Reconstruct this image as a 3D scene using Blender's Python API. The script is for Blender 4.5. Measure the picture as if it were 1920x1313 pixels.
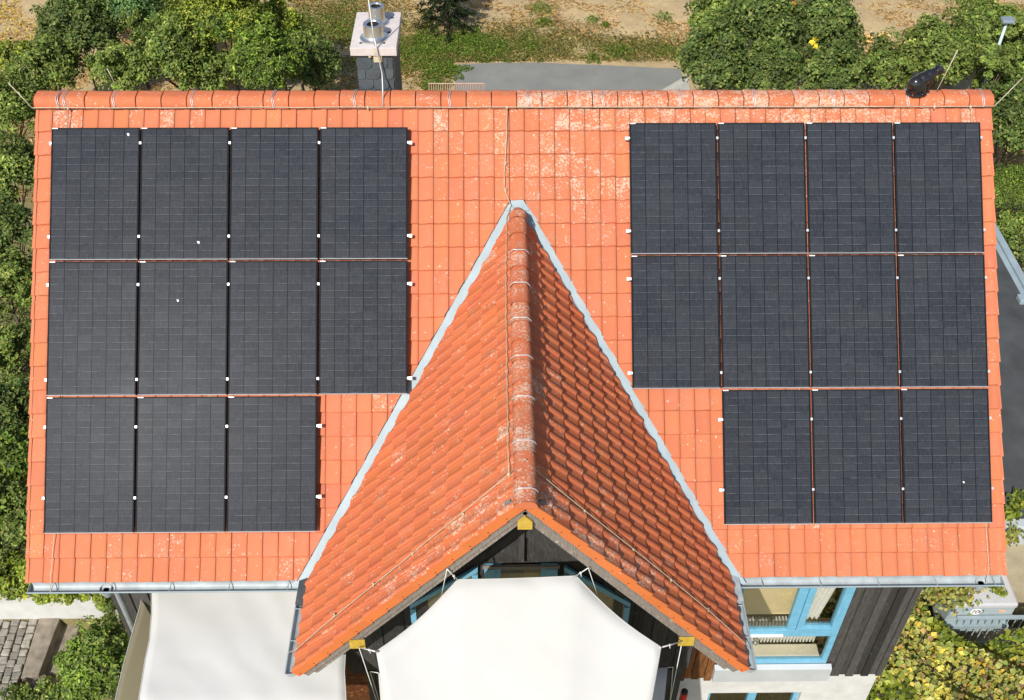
import bpy, bmesh, math, random
import numpy as np
from mathutils import Vector, Matrix
R = math.radians
random.seed(7); rng = np.random.default_rng(7)
for o in list(bpy.data.objects): bpy.data.objects.remove(o)
scn = bpy.context.scene
col = scn.collection

# ------------------------------------------------------------------ camera
CAM = np.array([-0.266, -12.460, 16.994]); YAW, PITCH, ROLL, FPX = R(1.058), R(43.793), R(0.463), 2000.0
_f = np.array([math.sin(YAW)*math.cos(PITCH), math.cos(YAW)*math.cos(PITCH), -math.sin(PITCH)])
_r0 = np.array([math.cos(YAW), -math.sin(YAW), 0.0]); _u0 = np.cross(_r0, _f)
_r = _r0*math.cos(ROLL)+_u0*math.sin(ROLL); _u = _u0*math.cos(ROLL)-_r0*math.sin(ROLL)
cd = bpy.data.cameras.new('camera'); cam = bpy.data.objects.new('camera', cd); col.objects.link(cam)
cd.sensor_width = 36; cd.lens = FPX/1920*36; cd.clip_start = 0.1; cd.clip_end = 2000
m = Matrix(((_r[0], _u[0], -_f[0], CAM[0]), (_r[1], _u[1], -_f[1], CAM[1]), (_r[2], _u[2], -_f[2], CAM[2]), (0, 0, 0, 1)))
cam.matrix_world = m; scn.camera = cam

def at(px, py, z=None, Y=None, X=None):
    """survey helper: where the photo's pixel meets a level, or an upright plane of the place"""
    d = _f+_r*((px-960)/FPX)+_u*((656.5-py)/FPX)
    if z is not None: t = (z-CAM[2])/d[2]
    elif Y is not None: t = (Y-CAM[1])/d[1]
    else: t = (X-CAM[0])/d[0]
    return CAM+t*d

# ------------------------------------------------------------------ light
SUN = Vector((-0.315, -0.645, 0.695)).normalized()
w = bpy.data.worlds.new('World'); scn.world = w; w.use_nodes = True
nt = w.node_tree; bg = nt.nodes['Background']
sky = nt.nodes.new('ShaderNodeTexSky'); sky.sky_type = 'NISHITA'; sky.sun_disc = False
sky.sun_elevation = math.asin(SUN.z); sky.sun_rotation = math.atan2(SUN.x, SUN.y); sky.air_density = 1.0; sky.dust_density = 1.5
nt.links.new(sky.outputs[0], bg.inputs[0]); bg.inputs[1].default_value = 0.105
sl = bpy.data.lights.new('sun', 'SUN'); sl.energy = 4.4; sl.angle = R(0.53); sl.color = (1.0, 0.955, 0.88)
so = bpy.data.objects.new('sun', sl); col.objects.link(so); so.location = (-20, -20, 30)
so.rotation_euler = (-SUN).to_track_quat('-Z', 'Y').to_euler()
scn.view_settings.view_transform = 'Standard'; scn.view_settings.look = 'None'
scn.view_settings.exposure = 0.16; scn.view_settings.gamma = 1
scn.render.engine = 'CYCLES'

# ------------------------------------------------------------------ materials
def srgb(r, g, b):
    f = lambda c: (c/255/12.92 if c/255 <= .04045 else ((c/255+.055)/1.055)**2.4)
    return (f(r), f(g), f(b), 1)
class NT:
    def __init__(s, name, rough=.6, metal=0.0, spec=.5):
        s.m = bpy.data.materials.new(name); s.m.use_nodes = True; s.t = s.m.node_tree
        s.b = s.t.nodes['Principled BSDF']; s.b.inputs['Roughness'].default_value = rough
        s.b.inputs['Metallic'].default_value = metal; s.b.inputs['Specular IOR Level'].default_value = spec
        s._c = None
    def n(s, ty, **k):
        x = s.t.nodes.new('ShaderNode'+ty)
        for a, v in k.items(): setattr(x, a, v)
        return x
    def l(s, a, b): s.t.links.new(a, b)
    def co(s):
        if not s._c: s._c = s.n('TexCoord').outputs['Object']
        return s._c
    def noise(s, scale, detail=4, rough=.55, vec=None, st=None):
        x = s.n('TexNoise'); x.inputs['Scale'].default_value = scale; x.inputs['Detail'].default_value = detail
        x.inputs['Roughness'].default_value = rough
        v = vec or s.co()
        if st:
            mp = s.n('Mapping'); mp.inputs['Scale'].default_value = st; s.l(v, mp.inputs[0]); v = mp.outputs[0]
        s.l(v, x.inputs['Vector']); return x.outputs[0]
    def ramp(s, fac, stops, interp='LINEAR'):
        x = s.n('ValToRGB'); x.color_ramp.interpolation = interp
        e = x.color_ramp.elements
        while len(e) < len(stops): e.new(.5)
        for i, (p, c) in enumerate(stops):
            e[i].position = p; e[i].color = c if hasattr(c, '__len__') else (c, c, c, 1)
        s.l(fac, x.inputs[0]); return x.outputs[0]
    def math(s, op, a, b=None, c=None, clamp=False):
        x = s.n('Math', operation=op); x.use_clamp = clamp
        for i, v in enumerate((a, b, c)):
            if v is None: continue
            if isinstance(v, (int, float)): x.inputs[i].default_value = v
            else: s.l(v, x.inputs[i])
        return x.outputs[0]
    def mix(s, fac, a, b, mode='MIX'):
        x = s.n('Mix', data_type='RGBA', blend_type=mode)
        for i, v in ((0, fac), (6, a), (7, b)):
            if isinstance(v, (int, float)): x.inputs[i].default_value = v
            elif hasattr(v, '__len__'): x.inputs[i].default_value = v
            else: s.l(v, x.inputs[i])
        return x.outputs[2]
    def base(s, c):
        if hasattr(c, '__len__'): s.b.inputs['Base Color'].default_value = c
        else: s.l(c, s.b.inputs['Base Color'])
    def bump(s, h, st=.3, dist=.01):
        x = s.n('Bump'); x.inputs['Strength'].default_value = st; x.inputs['Distance'].default_value = dist
        s.l(h, x.inputs['Height']); s.l(x.outputs[0], s.b.inputs['Normal'])
    def attr(s, name='tint'): return s.n('Attribute', attribute_name=name)

def simple(name, c, var=.12, scale=8, rough=.6, metal=0, bump=0, spec=.5, st=None):
    M = NT(name, rough, metal, spec)
    n1 = M.noise(scale, 6, .6, st=st)
    c0 = tuple(x*(1-var) for x in c[:3])+(1,); c1 = tuple(min(1, x*(1+var)) for x in c[:3])+(1,)
    M.base(M.ramp(n1, [(.3, c0), (.7, c1)]))
    if bump: M.bump(n1, bump, .01)
    return M.m

def tile_mat(name, c, lich=1.0):
    M = NT(name, .72, 0, .25)
    a = M.attr(); tint = a.outputs['Color']; amt = a.outputs['Alpha']
    big = M.noise(1.3, 4); fine = M.noise(55, 5, .7)
    b = M.mix(1, c, tint, 'MULTIPLY')
    b = M.mix(M.ramp(big, [(.35, 0), (.75, .35)]), b, (c[0]*.8, c[1]*.8, c[2]*.85, 1))
    b = M.mix(M.ramp(fine, [(.45, 0), (.8, .28)]), b, (c[0]*.75, c[1]*.9, c[2]*1.1, 1))
    # grey-green algae film, patchy
    alg = M.math('MULTIPLY', M.ramp(M.noise(9, 5, .65), [(.5, 0), (.68, 1)]), amt, clamp=True)
    b = M.mix(M.math('MULTIPLY', alg, .45), b, (.36, .27, .2, 1))
    # lichen crusts: round spots and ragged patches
    v = M.n('TexVoronoi', feature='F1'); v.inputs['Scale'].default_value = 21; v.inputs['Randomness'].default_value = 1
    wob = M.n('VectorMath', operation='ADD'); nz = M.n('TexNoise'); nz.inputs['Scale'].default_value = 40
    M.l(M.co(), nz.inputs['Vector'])
    sc = M.n('VectorMath', operation='SCALE'); sc.inputs['Scale'].default_value = .03; M.l(nz.outputs['Color'], sc.inputs[0])
    M.l(M.co(), wob.inputs[0]); M.l(sc.outputs[0], wob.inputs[1]); M.l(wob.outputs[0], v.inputs['Vector'])
    sep = M.n('SeparateColor'); M.l(v.outputs['Color'], sep.inputs[0])
    size = M.math('MULTIPLY', M.math('POWER', sep.outputs[0], 2.5), .30)
    on = M.math('LESS_THAN', sep.outputs[1], M.math('MULTIPLY', amt, .75*lich))
    spot = M.math('MULTIPLY', M.math('LESS_THAN', v.outputs['Distance'], size), on)
    rag = M.math('GREATER_THAN', M.math('ADD', M.noise(34, 6, .72), M.math('MULTIPLY', M.noise(5, 2), .35)),
                 M.math('SUBTRACT', .905, M.math('MULTIPLY', amt, .19*lich)))
    k = M.math('MAXIMUM', spot, rag)
    k = M.math('MULTIPLY', k, M.ramp(M.noise(120, 3), [(.35, .35), (.6, .85)]))
    lc = M.mix(M.noise(6, 2), (.60, .48, .30, 1), (.66, .58, .52, 1))
    b = M.mix(k, b, lc); M.base(b)
    M.bump(M.math('ADD', fine, k), .25, .004)
    return M.m

CLAY = (.56, .172, .080, 1)
mt_tile = tile_mat('clay_tile', CLAY)
mt_dorm = tile_mat('clay_tile_dormer', (.58, .155, .062, 1), 1.0)
mt_cap = tile_mat('ridge_clay', (.59, .165, .070, 1), 1.25)
mt_verge = tile_mat('verge_clay', (.62, .17, .045, 1), 1.0)
mt_zinc = simple('zinc_sheet', (.30, .375, .41), .10, 3, .55, .05)
mt_zincd = simple('zinc_gutter', (.36, .41, .43), .22, 5, .55, .1)
mt_alu = simple('aluminium', (.62, .63, .64), .08, 9, .45, .5)
mt_wire = simple('galvanised_wire', (.50, .43, .31), .2, 30, .6, .1)
mt_steel = simple('stainless_steel', (.72, .71, .71), .06, 6, .27, .9)
mt_soot = simple('soot', (.02, .02, .02), .2, 20, .9)
mt_frameblk = simple('black_anodised', (.018, .019, .022), .1, 9, .75, 0, spec=.05)
mt_lip_sheen = simple('frame_side', (.30, .31, .33), .08, 9, .6, 0)  # pale grey of sky reflected in the lower frame bevel, put into the colour
mt_white = simple('white_label', (.85, .85, .83), .03, 20, .5)
mt_rope = simple('rope', (.72, .72, .70), .1, 60, .8)
mt_yellow = simple('yellow_paint', (.52, .35, .045), .2, 14, .55, bump=.2)
mt_blue = simple('blue_paint', (.16, .42, .60), .12, 9, .45)
mt_plaster = simple('white_plaster', (.60, .60, .58), .10, 4, .9, bump=.3)
mt_conc = simple('concrete_cap', (.58, .53, .51), .10, 14, .85, bump=.3)
mt_sill = simple('sill_sheet', (.55, .58, .60), .06, 3, .5, .2)
mt_glaze = NT('black_glaze', .12, 0, .8); mt_glaze.base((.016, .015, .016, 1)); mt_glaze = mt_glaze.m
mt_slate = NT('slate', .6); _a = mt_slate.attr(); mt_slate.base(mt_slate.mix(1, mt_slate.ramp(mt_slate.noise(9, 5), [(.3, (.050, .066, .077, 1)), (.7, (.072, .090, .102, 1))]), _a.outputs['Color'], 'MULTIPLY')); mt_slate = mt_slate.m
mt_red = simple('red_plastic', (.62, .03, .03), .1, 8, .4)
mt_bark = simple('bark', (.10, .075, .05), .35, 14, .9, bump=.6)
mt_stone = simple('sandstone', (.26, .22, .17), .4, 5, .9, bump=.8)
mt_rubber = simple('dark_rubber', (.02, .02, .02), .2, 9, .7)

def wood(name, c, var=.35, st=(14, 14, 1.2)):
    M = NT(name, .8, 0, .25); n1 = M.noise(5, 7, .65, st=st); n2 = M.noise(2.2, 3)
    a = M.attr()
    lo = tuple(x*(1-var) for x in c[:3])+(1,); hi = tuple(x*(1+var) for x in c[:3])+(1,)
    b = M.mix(1, M.ramp(n1, [(.3, lo), (.72, hi)]), a.outputs['Color'], 'MULTIPLY')
    b = M.mix(M.ramp(M.noise(11, 5, .7), [(.60, 0), (.70, .55)]), b, (min(1, c[0]*3), min(1, c[1]*3), min(1, c[2]*3), 1))
    M.base(b); M.bump(n1, .5, .006); return M.m
mt_board = wood('weathered_black_boards', (.052, .050, .048), .45)
mt_brown = wood('varnished_brown_boards', (.20, .085, .03), .6)
mt_grey = wood('silver_grey_timber', (.20, .18, .16))
mt_floor = wood('brown_floor', (.10, .06, .035), .3, (2, 8, 2))
mt_beige = simple('beige_panel', (.78, .64, .42), .1, 3, .6)

def cell_mat():
    M = NT('solar_cells', .34, 0, .35)
    s = M.n('SeparateXYZ'); M.l(M.co(), s.inputs[0])
    cw, ch = 1.102/6, 1.69/18
    def grid(o, w):
        q = M.math('DIVIDE', M.math('SUBTRACT', o, .016), w)
        return M.math('FLOOR', q), M.math('FRACT', q)
    ix, fx = grid(s.outputs[0], cw); iy, fy = grid(s.outputs[1], ch)
    oi = M.n('ObjectInfo')
    cv = M.n('CombineXYZ'); M.l(ix, cv.inputs[0]); M.l(iy, cv.inputs[1]); M.l(M.math('MULTIPLY', oi.outputs['Random'], 97), cv.inputs[2])
    wn = M.n('TexWhiteNoise', noise_dimensions='3D'); M.l(cv.outputs[0], wn.inputs['Vector'])
    tone = M.ramp(wn.outputs['Value'], [(0, (.024, .028, .037, 1)), (.7, (.030, .035, .045, 1)), (1, (.037, .042, .052, 1))])
    # per-module tone + hazy dust
    off = M.n('VectorMath', operation='ADD'); M.l(M.co(), off.inputs[0]); M.l(oi.outputs['Location'], off.inputs[1])
    dust = M.noise(2.2, 6, .6, vec=off.outputs[0]); dst = M.noise(30, 6, .75, vec=off.outputs[0], st=(2.6, .30, 1))
    tone = M.mix(M.ramp(dust, [(.35, 0), (.75, .55)]), tone, (.046, .049, .055, 1))
    tone = M.mix(M.ramp(dst, [(.45, 0), (.78, .5)]), tone, (.085, .09, .10, 1))
    # light seam under each half cell, of uneven strength, dark seams between the columns
    hs = M.math('LESS_THAN', fy, .09)
    hk = M.math('MULTIPLY', hs, M.ramp(M.noise(7, 5, .8, vec=off.outputs[0]), [(.38, 0), (.66, .85)]))
    tone = M.mix(hk, tone, (.125, .13, .14, 1))
    hd = M.math('GREATER_THAN', fy, .93)
    tone = M.mix(M.math('MULTIPLY', hd, .55), tone, (.006, .007, .01, 1))
    vs = M.math('ADD', M.math('LESS_THAN', fx, .022), M.math('GREATER_THAN', fx, .978), clamp=True)
    tone = M.mix(M.math('MULTIPLY', vs, .9), tone, (.004, .005, .008, 1))
    spk = M.math('GREATER_THAN', M.noise(150, 2, .6, vec=off.outputs[0]), .735)
    tone = M.mix(M.math('MULTIPLY', spk, .3), tone, (.4, .4, .38, 1))
    M.base(tone)
    M.l(M.ramp(dust, [(.3, .28), (.8, .36)]), M.b.inputs['Roughness'])
    M.b.inputs['Specular IOR Level'].default_value = .02
    return M.m
mt_cell = cell_mat()

def fabric(k=1.0):
    M = NT('sail_cloth', .85, 0, .2)
    n1 = M.noise(1.4, 3); M.base(M.ramp(n1, [(.3, (.62*k, .62*k, .60*k, 1)), (.7, (.66*k, .66*k, .645*k, 1))]))
    wv = M.n('TexWave', wave_type='BANDS', bands_direction='DIAGONAL'); wv.inputs['Scale'].default_value = .9
    wv.inputs['Distortion'].default_value = 5; M.l(M.co(), wv.inputs[0]); M.bump(wv.outputs[0], .22, .03)
    tr = M.n('BsdfTranslucent'); tr.inputs[0].default_value = (.62, .60, .52, 1)
    mx = M.n('MixShader'); mx.inputs[0].default_value = .22
    M.l(M.b.outputs[0], mx.inputs[1]); M.l(tr.outputs[0], mx.inputs[2])
    M.l(mx.outputs[0], M.t.nodes['Material Output'].inputs[0]); return M.m
mt_cloth = fabric()
mt_cloth_lit = fabric(1.14)  # same cloth, the left sail's brighter light put into its colour
def beigecloth():
    M = NT('beige_cloth', .85, 0, .2); n1 = M.noise(3, 3); M.base(M.ramp(n1, [(.3, (.78, .75, .67, 1)), (.7, (.83, .80, .72, 1))]))
    tr = M.n('BsdfTranslucent'); tr.inputs[0].default_value = (.85, .80, .66, 1)
    mx = M.n('MixShader'); mx.inputs[0].default_value = .55
    M.l(M.b.outputs[0], mx.inputs[1]); M.l(tr.outputs[0], mx.inputs[2]); M.l(mx.outputs[0], M.t.nodes['Material Output'].inputs[0]); return M.m
mt_beigecloth = beigecloth()

def leaf_mat():
    M = NT('leaf', .5, 0, .35); a = M.attr(); n1 = M.noise(30, 2)
    b = M.mix(1, a.outputs['Color'], M.ramp(n1, [(.3, .8), (.7, 1.15)]), 'MULTIPLY'); M.base(b)
    tr = M.n('BsdfTranslucent'); M.l(M.mix(1, b, (1.3, 1.35, .5, 1), 'MULTIPLY'), tr.inputs[0])
    mx = M.n('MixShader'); mx.inputs[0].default_value = .3
    M.l(M.b.outputs[0], mx.inputs[1]); M.l(tr.outputs[0], mx.inputs[2])
    M.l(mx.outputs[0], M.t.nodes['Material Output'].inputs[0]); return M.m
mt_leaf = leaf_mat()

def glass():
    M = NT('window_glass', .03, 0, .5); t = M.n('BsdfTransparent'); g = M.n('BsdfGlossy'); g.inputs['Roughness'].default_value = .02
    fr = M.n('Fresnel'); fr.inputs[0].default_value = 1.5
    k = M.math('ADD', M.math('MULTIPLY', fr.outputs[0], .3), .01)
    mx = M.n('MixShader'); M.l(k, mx.inputs[0]); t.inputs[0].default_value = (.98, .98, .96, 1)
    M.l(t.outputs[0], mx.inputs[1]); M.l(g.outputs[0], mx.inputs[2]); M.l(mx.outputs[0], M.t.nodes['Material Output'].inputs[0]); return M.m
mt_glass = glass()

def ground_mat():
    M = NT('dry_meadow', .95, 0, .1)
    a, b_, c = M.noise(.35, 5, .6), M.noise(2.6, 6, .7), M.noise(22, 6, .75)
    soil = M.mix(M.ramp(c, [(.32, 0), (.7, 1)]), (.42, .30, .165, 1), (.54, .40, .235, 1))
    straw = M.mix(M.ramp(c, [(.35, 0), (.65, 1)]), (.50, .38, .20, 1), (.62, .49, .28, 1))
    b = M.mix(M.ramp(b_, [(.4, 0), (.6, 1)]), soil, straw)
    gr = M.mix(M.ramp(c, [(.35, 0), (.65, 1)]), (.05, .075, .02, 1), (.15, .17, .055, 1))
    s = M.n('SeparateXYZ'); M.l(M.co(), s.inputs[0])
    near = M.math('SUBTRACT', 1.0, M.math('MULTIPLY', M.math('SUBTRACT', s.outputs[1], 12.0), .14), clamp=True)
    k = M.math('ADD', M.math('MULTIPLY', b_, .7), M.math('MULTIPLY', near, .45))
    k = M.math('ADD', k, M.math('MULTIPLY', a, .5))
    b = M.mix(M.ramp(k, [(.74, 0), (.98, .62)]), b, gr); M.base(b); M.bump(c, .9, .05); return M.m
mt_ground = ground_mat()
def road_mat():
    M = NT('asphalt', .9, 0, .2); a = M.noise(1.2, 5); c = M.noise(160, 4, .8)
    b = M.mix(M.ramp(a, [(.35, 0), (.7, 1)]), (.185, .19, .178, 1), (.235, .235, .215, 1))
    b = M.mix(M.ramp(c, [(.4, .0), (.75, .45)]), b, (.31, .30, .27, 1)); M.base(b); M.bump(c, .4, .006); return M.m
mt_road = road_mat()
mt_felt = simple('bitumen_felt', (.060, .064, .066), .3, 1.6, .9, bump=.2)
mt_paving = simple('brown_paving', (.30, .25, .16), .25, 3, .9, bump=.3)

# ------------------------------------------------------------------ mesh helpers
class MB:
    def __init__(s): s.v = []; s.f = []; s.t = []; s.cur = (1, 1, 1, 1)
    def add(s, vs, fs, tint=None):
        o = len(s.v); s.v += [tuple(map(float, p)) for p in vs]; s.f += [tuple(i+o for i in f) for f in fs]
        s.t += [tint or s.cur]*len(fs)
    def box(s, x0, x1, y0, y1, z0, z1, tint=None, M=None):
        vs = [(x, y, z) for x in (x0, x1) for y in (y0, y1) for z in (z0, z1)]
        if M is not None: vs = [tuple(M @ Vector(p)) for p in vs]
        s.add(vs, [(0, 1, 3, 2), (4, 6, 7, 5), (0, 4, 5, 1), (2, 3, 7, 6), (0, 2, 6, 4), (1, 5, 7, 3)], tint)
    def prism(s, loop, d, tint=None):
        """extrude the 3-D loop by vector d"""
        n = len(loop); a = [Vector(p) for p in loop]; b = [p+Vector(d) for p in a]
        s.add(a+b, [tuple(range(n))[::-1], tuple(range(n, 2*n))]+[(i, (i+1) % n, n+(i+1) % n, n+i) for i in range(n)], tint)
    def tube(s, pts, r, seg=8, tint=None, cap=True):
        pts = [Vector(p) for p in pts]; n = len(pts); rs = r if hasattr(r, '__len__') else [r]*n
        vs = []; up = None
        for i, p in enumerate(pts):
            d = (pts[min(i+1, n-1)]-pts[max(i-1, 0)]).normalized()
            if up is None: up = d.orthogonal().normalized()
            up = (up-d*up.dot(d)).normalized(); sd = d.cross(up)
            for k in range(seg):
                a = 2*math.pi*k/seg; vs.append(p+(up*math.cos(a)+sd*math.sin(a))*rs[i])
        fs = [(i*seg+k, i*seg+(k+1) % seg, (i+1)*seg+(k+1) % seg, (i+1)*seg+k) for i in range(n-1) for k in range(seg)]
        if cap: fs += [tuple(range(seg))[::-1], tuple(range((n-1)*seg, n*seg))]
        s.add(vs, fs, tint)
    def lathe(s, prof, c, seg=32, tint=None):
        vs = []; n = len(prof)
        for r, z in prof:
            for k in range(seg):
                a = 2*math.pi*k/seg; vs.append((c[0]+r*math.cos(a), c[1]+r*math.sin(a), c[2]+z))
        s.add(vs, [(i*seg+k, i*seg+(k+1) % seg, (i+1)*seg+(k+1) % seg, (i+1)*seg+k) for i in range(n-1) for k in range(seg)], tint)
    def ball(s, c, r, M=None, u=14, v=9, tint=None):
        vs = []
        rr = r if hasattr(r, '__len__') else (r, r, r)
        for i in range(v+1):
            th = math.pi*i/v
            for k in range(u):
                a = 2*math.pi*k/u; p = Vector((rr[0]*math.sin(th)*math.cos(a), rr[1]*math.sin(th)*math.sin(a), rr[2]*math.cos(th)))
                if M is not None: p = M @ p
                vs.append(p+Vector(c))
        s.add(vs, [(i*u+k, (i+1)*u+k, (i+1)*u+(k+1) % u, i*u+(k+1) % u) for i in range(v) for k in range(u)], tint)
    def mesh(s, name, mat):
        me = bpy.data.meshes.new(name); me.from_pydata(s.v, [], s.f); me.materials.append(mat)
        a = me.attributes.new('tint', 'FLOAT_COLOR', 'FACE'); a.data.foreach_set('color', np.array(s.t, 'f').ravel())
        me.update(); return me
    def build(s, name, mat, parent=None, smooth=False, bevel=0, clips=(), recalc=True):
        me = s.mesh(name, mat)
        bm = bmesh.new(); bm.from_mesh(me)
        for co, no in clips:
            bmesh.ops.bisect_plane(bm, geom=bm.verts[:]+bm.edges[:]+bm.faces[:], plane_co=co, plane_no=no, clear_outer=True)
        if recalc: bmesh.ops.recalc_face_normals(bm, faces=bm.faces)
        bm.to_mesh(me); bm.free()
        if smooth: me.shade_smooth()
        return link(name, me, parent, bevel)
def link(name, me, parent=None, bevel=0):
    o = bpy.data.objects.new(name, me); col.objects.link(o)
    if parent: o.parent = parent
    if bevel:
        b = o.modifiers.new('bevel', 'BEVEL'); b.width = bevel; b.segments = 2; b.limit_method = 'ANGLE'; b.angle_limit = R(40)
    return o
def tag(o, label, cat, group=None, kind=None):
    if label: o['label'] = label
    if cat: o['category'] = cat
    if group: o['group'] = group
    if kind: o['kind'] = kind
    return o
def thing(name, loc, label, cat, group=None):
    o = bpy.data.objects.new(name, None); o.empty_display_size = .2; col.objects.link(o); o.location = loc
    return tag(o, label, cat, group)
def struct(o): o['kind'] = 'structure'; return o
def vec(p): return Vector(tuple(float(x) for x in p))
def sm_edges(o, ang=35):
    o.data.shade_smooth()
    md = o.modifiers.new('split', 'EDGE_SPLIT'); md.split_angle = R(ang)

# ------------------------------------------------------------------ the place's main measures
AL = R(42.854); ZR = 9.682; XL, XR = -6.285, 6.272; SE = 6.29           # main slope, ridge height, verges, eave
QZ, QW = 8.70, 2.70; QE = 5.42; QA = math.atan2(QZ-QE, QW); YV = -5.93   # dormer ridge, half width, eave level, pitch, gable verge
YW, YG = -4.10, -5.00                                                     # front wall, dormer gable wall
EX = Vector((1, 0, 0)); ES = Vector((0, -math.cos(AL), -math.sin(AL))); EN = Vector((0, -math.sin(AL), math.cos(AL)))
def S(x, s, h=0): return Vector((0, 0, ZR))+EX*x+ES*s+EN*h
YE = S(0, SE).y; ZE = S(0, SE).z
YRD = -(ZR-QZ)/math.tan(AL)
# valley in plan: (0,YRD) -> (QW, y where main slope is at QE)
YVE = -(ZR-QE)/math.tan(AL)
VL = Vector((QW, YVE-YRD, 0)).normalized()

# ================================================================== GROUND
def hgt(x, y):
    z = 0.0
    if y < -1.75: z = -.85
    if y > 18.8: z += .10*math.sin(x*.9)*math.cos(y*.7)+.06*math.sin(x*2.3+y*1.7)
    return z
xs = [-300, -120, -60, -30]+[-22+.5*i for i in range(89)]+[30, 60, 120, 300]
xs = sorted(set(xs+[-7.31, -7.29])); ys = sorted(set([-200, -80, -30]+[-12+.5*i for i in range(78)]+[-1.76, -1.74, 28, 31, 36, 50, 90, 200, 500]))
g = MB(); nx = len(xs)
vs = [(x, y, hgt(x, y)) for y in ys for x in xs]
g.add(vs, [(j*nx+i, j*nx+i+1, (j+1)*nx+i+1, (j+1)*nx+i) for j in range(len(ys)-1) for i in range(nx-1)])
struct(g.build('ground', mt_ground, smooth=True))
rd = MB()
re = [(-1.75, 15.2), (-1.62, 16.2), (-1.56, 17.1), (-1.5, 18.05)]
edge = [(855, 123), (880, 120), (930, 118.5), (960, 116.5), (1000, 117.5), (1040, 119), (1080, 121), (1120, 122), (1160, 124), (1200, 126), (1240, 128), (1275, 129)]
pts = [vec(at(px, py, 0)) for px, py in edge]
lo = [Vector((p.x if i else p.x-.1, 9.0, 0)) for i, p in enumerate(pts)]
n = len(pts); rows = 8
vs = []
for k in range(rows+1):
    for i in range(n):
        p = lo[i].lerp(pts[i], k/rows); vs.append((p.x+.03*math.sin(k*2.1+i), p.y, .006))
rd.add(vs, [(k*n+i, k*n+i+1, (k+1)*n+i+1, (k+1)*n+i) for k in range(rows) for i in range(n-1)])
struct(rd.build('road', mt_road))
kb = MB()
c0 = at(1236, 172, 0); c1 = at(1275, 150, 0); c2 = at(1275, 172, 0)
kb.add([(c0[0], c0[1], .012), (c2[0]+.3, c2[1], .012), (c1[0]+.3, c1[1]+.4, .012), (c1[0]-.02, c1[1], .012)], [(0, 1, 2, 3)])
struct(kb.build('pavement', simple('pale_concrete', (.42, .40, .35), .15, 3, .9)))

# ================================================================== HOUSE
house = thing('house', (0, 0, 0), 'house with orange tiled roof, black boarded walls and a steep front dormer', 'house')

def prof(u):
    """height of the interlocking clay tile across its width, 0..1"""
    if u < .05: return .012*(1-u/.05)*.6
    if u < .56: return -.0035*math.sin((u-.05)/.51*math.pi)
    if u < .70: t = (u-.56)/.14; return .024*(.5-.5*math.cos(math.pi*t))
    if u < .93: t = (u-.70)/.23; return .024+.005*math.sin(math.pi*t)
    return .024-.010*((u-.93)/.07)
US = [0, .02, .05, .16, .30, .45, .56, .60, .635, .67, .70, .76, .815, .87, .93, .965, .985]
def tiles(fr, xe, se, lich, lip=.027, gap=.005, hmul=1.0):
    """clay tiles over the grid xe (across) by se (down the slope); fr(x, s, h) -> point"""
    mb = MB()
    for r in range(len(se)-1):
        for c in range(len(xe)-1):
            x0, x1 = xe[c], xe[c+1]; s0, s1 = se[r], se[r+1]
            dx = random.uniform(-.0015, .0015); ds = random.uniform(-.004, .004); dh = random.uniform(-.002, .003); tl = random.uniform(-.003, .003)
            b = random.gauss(1, .045); t = (b*random.gauss(1, .01), b*random.gauss(1, .03), b*random.gauss(1, .05), lich(.5*(x0+x1), .5*(s0+s1)))
            vs = []
            nu = len(US)
            for (s, h) in ((s0-.03, -.004), (s0+.011, 0), (s1-.02+ds, lip-.001), (s1-.006+ds, lip-.002), (s1+ds, lip-.008), (s1+ds, -.012)):
                for i, u in enumerate(US):
                    uu = x0+(x1-x0-gap)*u/US[-1]+dx
                    hh = h+dh+(prof(u)*hmul if h > -.01 else prof(u)*hmul*.6)+tl*(u-.5)
                    wav = .004*math.sin(u*math.pi*2) if s > (s0+s1)/2 else 0
                    vs.append(fr(uu, s+wav, hh))
            fs = [(k*nu+i, k*nu+i+1, (k+1)*nu+i+1, (k+1)*nu+i) for k in range(5) for i in range(nu-1)]
            # right and left cheeks
            o = 6*nu
            for i in (0, nu-1):
                for k in (1, 2, 3):
                    pass
            vs2 = [Vector(vs[k*nu+nu-1])-(EN0*.03) for k in range(1, 5)]
            vs3 = [Vector(vs[k*nu])-(EN0*.03) for k in range(1, 5)]
            vs += vs2+vs3
            fs += [((k+1)*nu+nu-1, (k+2)*nu+nu-1, o+k+1, o+k) for k in range(3)]
            fs += [((k+1)*nu, o+4+k, o+4+k+1, (k+2)*nu) for k in range(3)]
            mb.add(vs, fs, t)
            # shaded gaps at the laps and side joint painted dark, opposite edge painted lit
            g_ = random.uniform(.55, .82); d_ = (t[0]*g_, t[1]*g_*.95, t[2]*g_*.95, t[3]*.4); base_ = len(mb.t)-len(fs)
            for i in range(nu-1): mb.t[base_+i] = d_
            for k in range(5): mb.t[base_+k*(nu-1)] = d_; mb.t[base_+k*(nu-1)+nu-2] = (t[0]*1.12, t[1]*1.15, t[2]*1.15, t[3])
    return mb

NC = 61; CW = 12.135/NC
xe = [-6.07+CW*i for i in range(NC+1)]; xe = [XL]+xe; xe[-1] = 6.065; xe.append(XR)
se = [.13]+[.469+.3065*k for k in range(20)]
def lich_main(x, s):
    a = .19+.30*random.random()**2
    if s < 2.4 and -1.0 < x < 5.4: a += (.8 if random.random() < .6 else .35)*(1-s/2.8)*(1.0 if x > 0 else .5)
    if s < .5 and x > .2: a += .25
    if s < .5 and x < -1.0: a *= .8+.9*(random.random() < .3)
    if s > 5.4: a += .18*random.random()
    if random.random() < .06: a += .35
    return min(a, 1.0)
EN0 = EN
OFF = .12
split = 5       # rows above the dormer's head are whole
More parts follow.
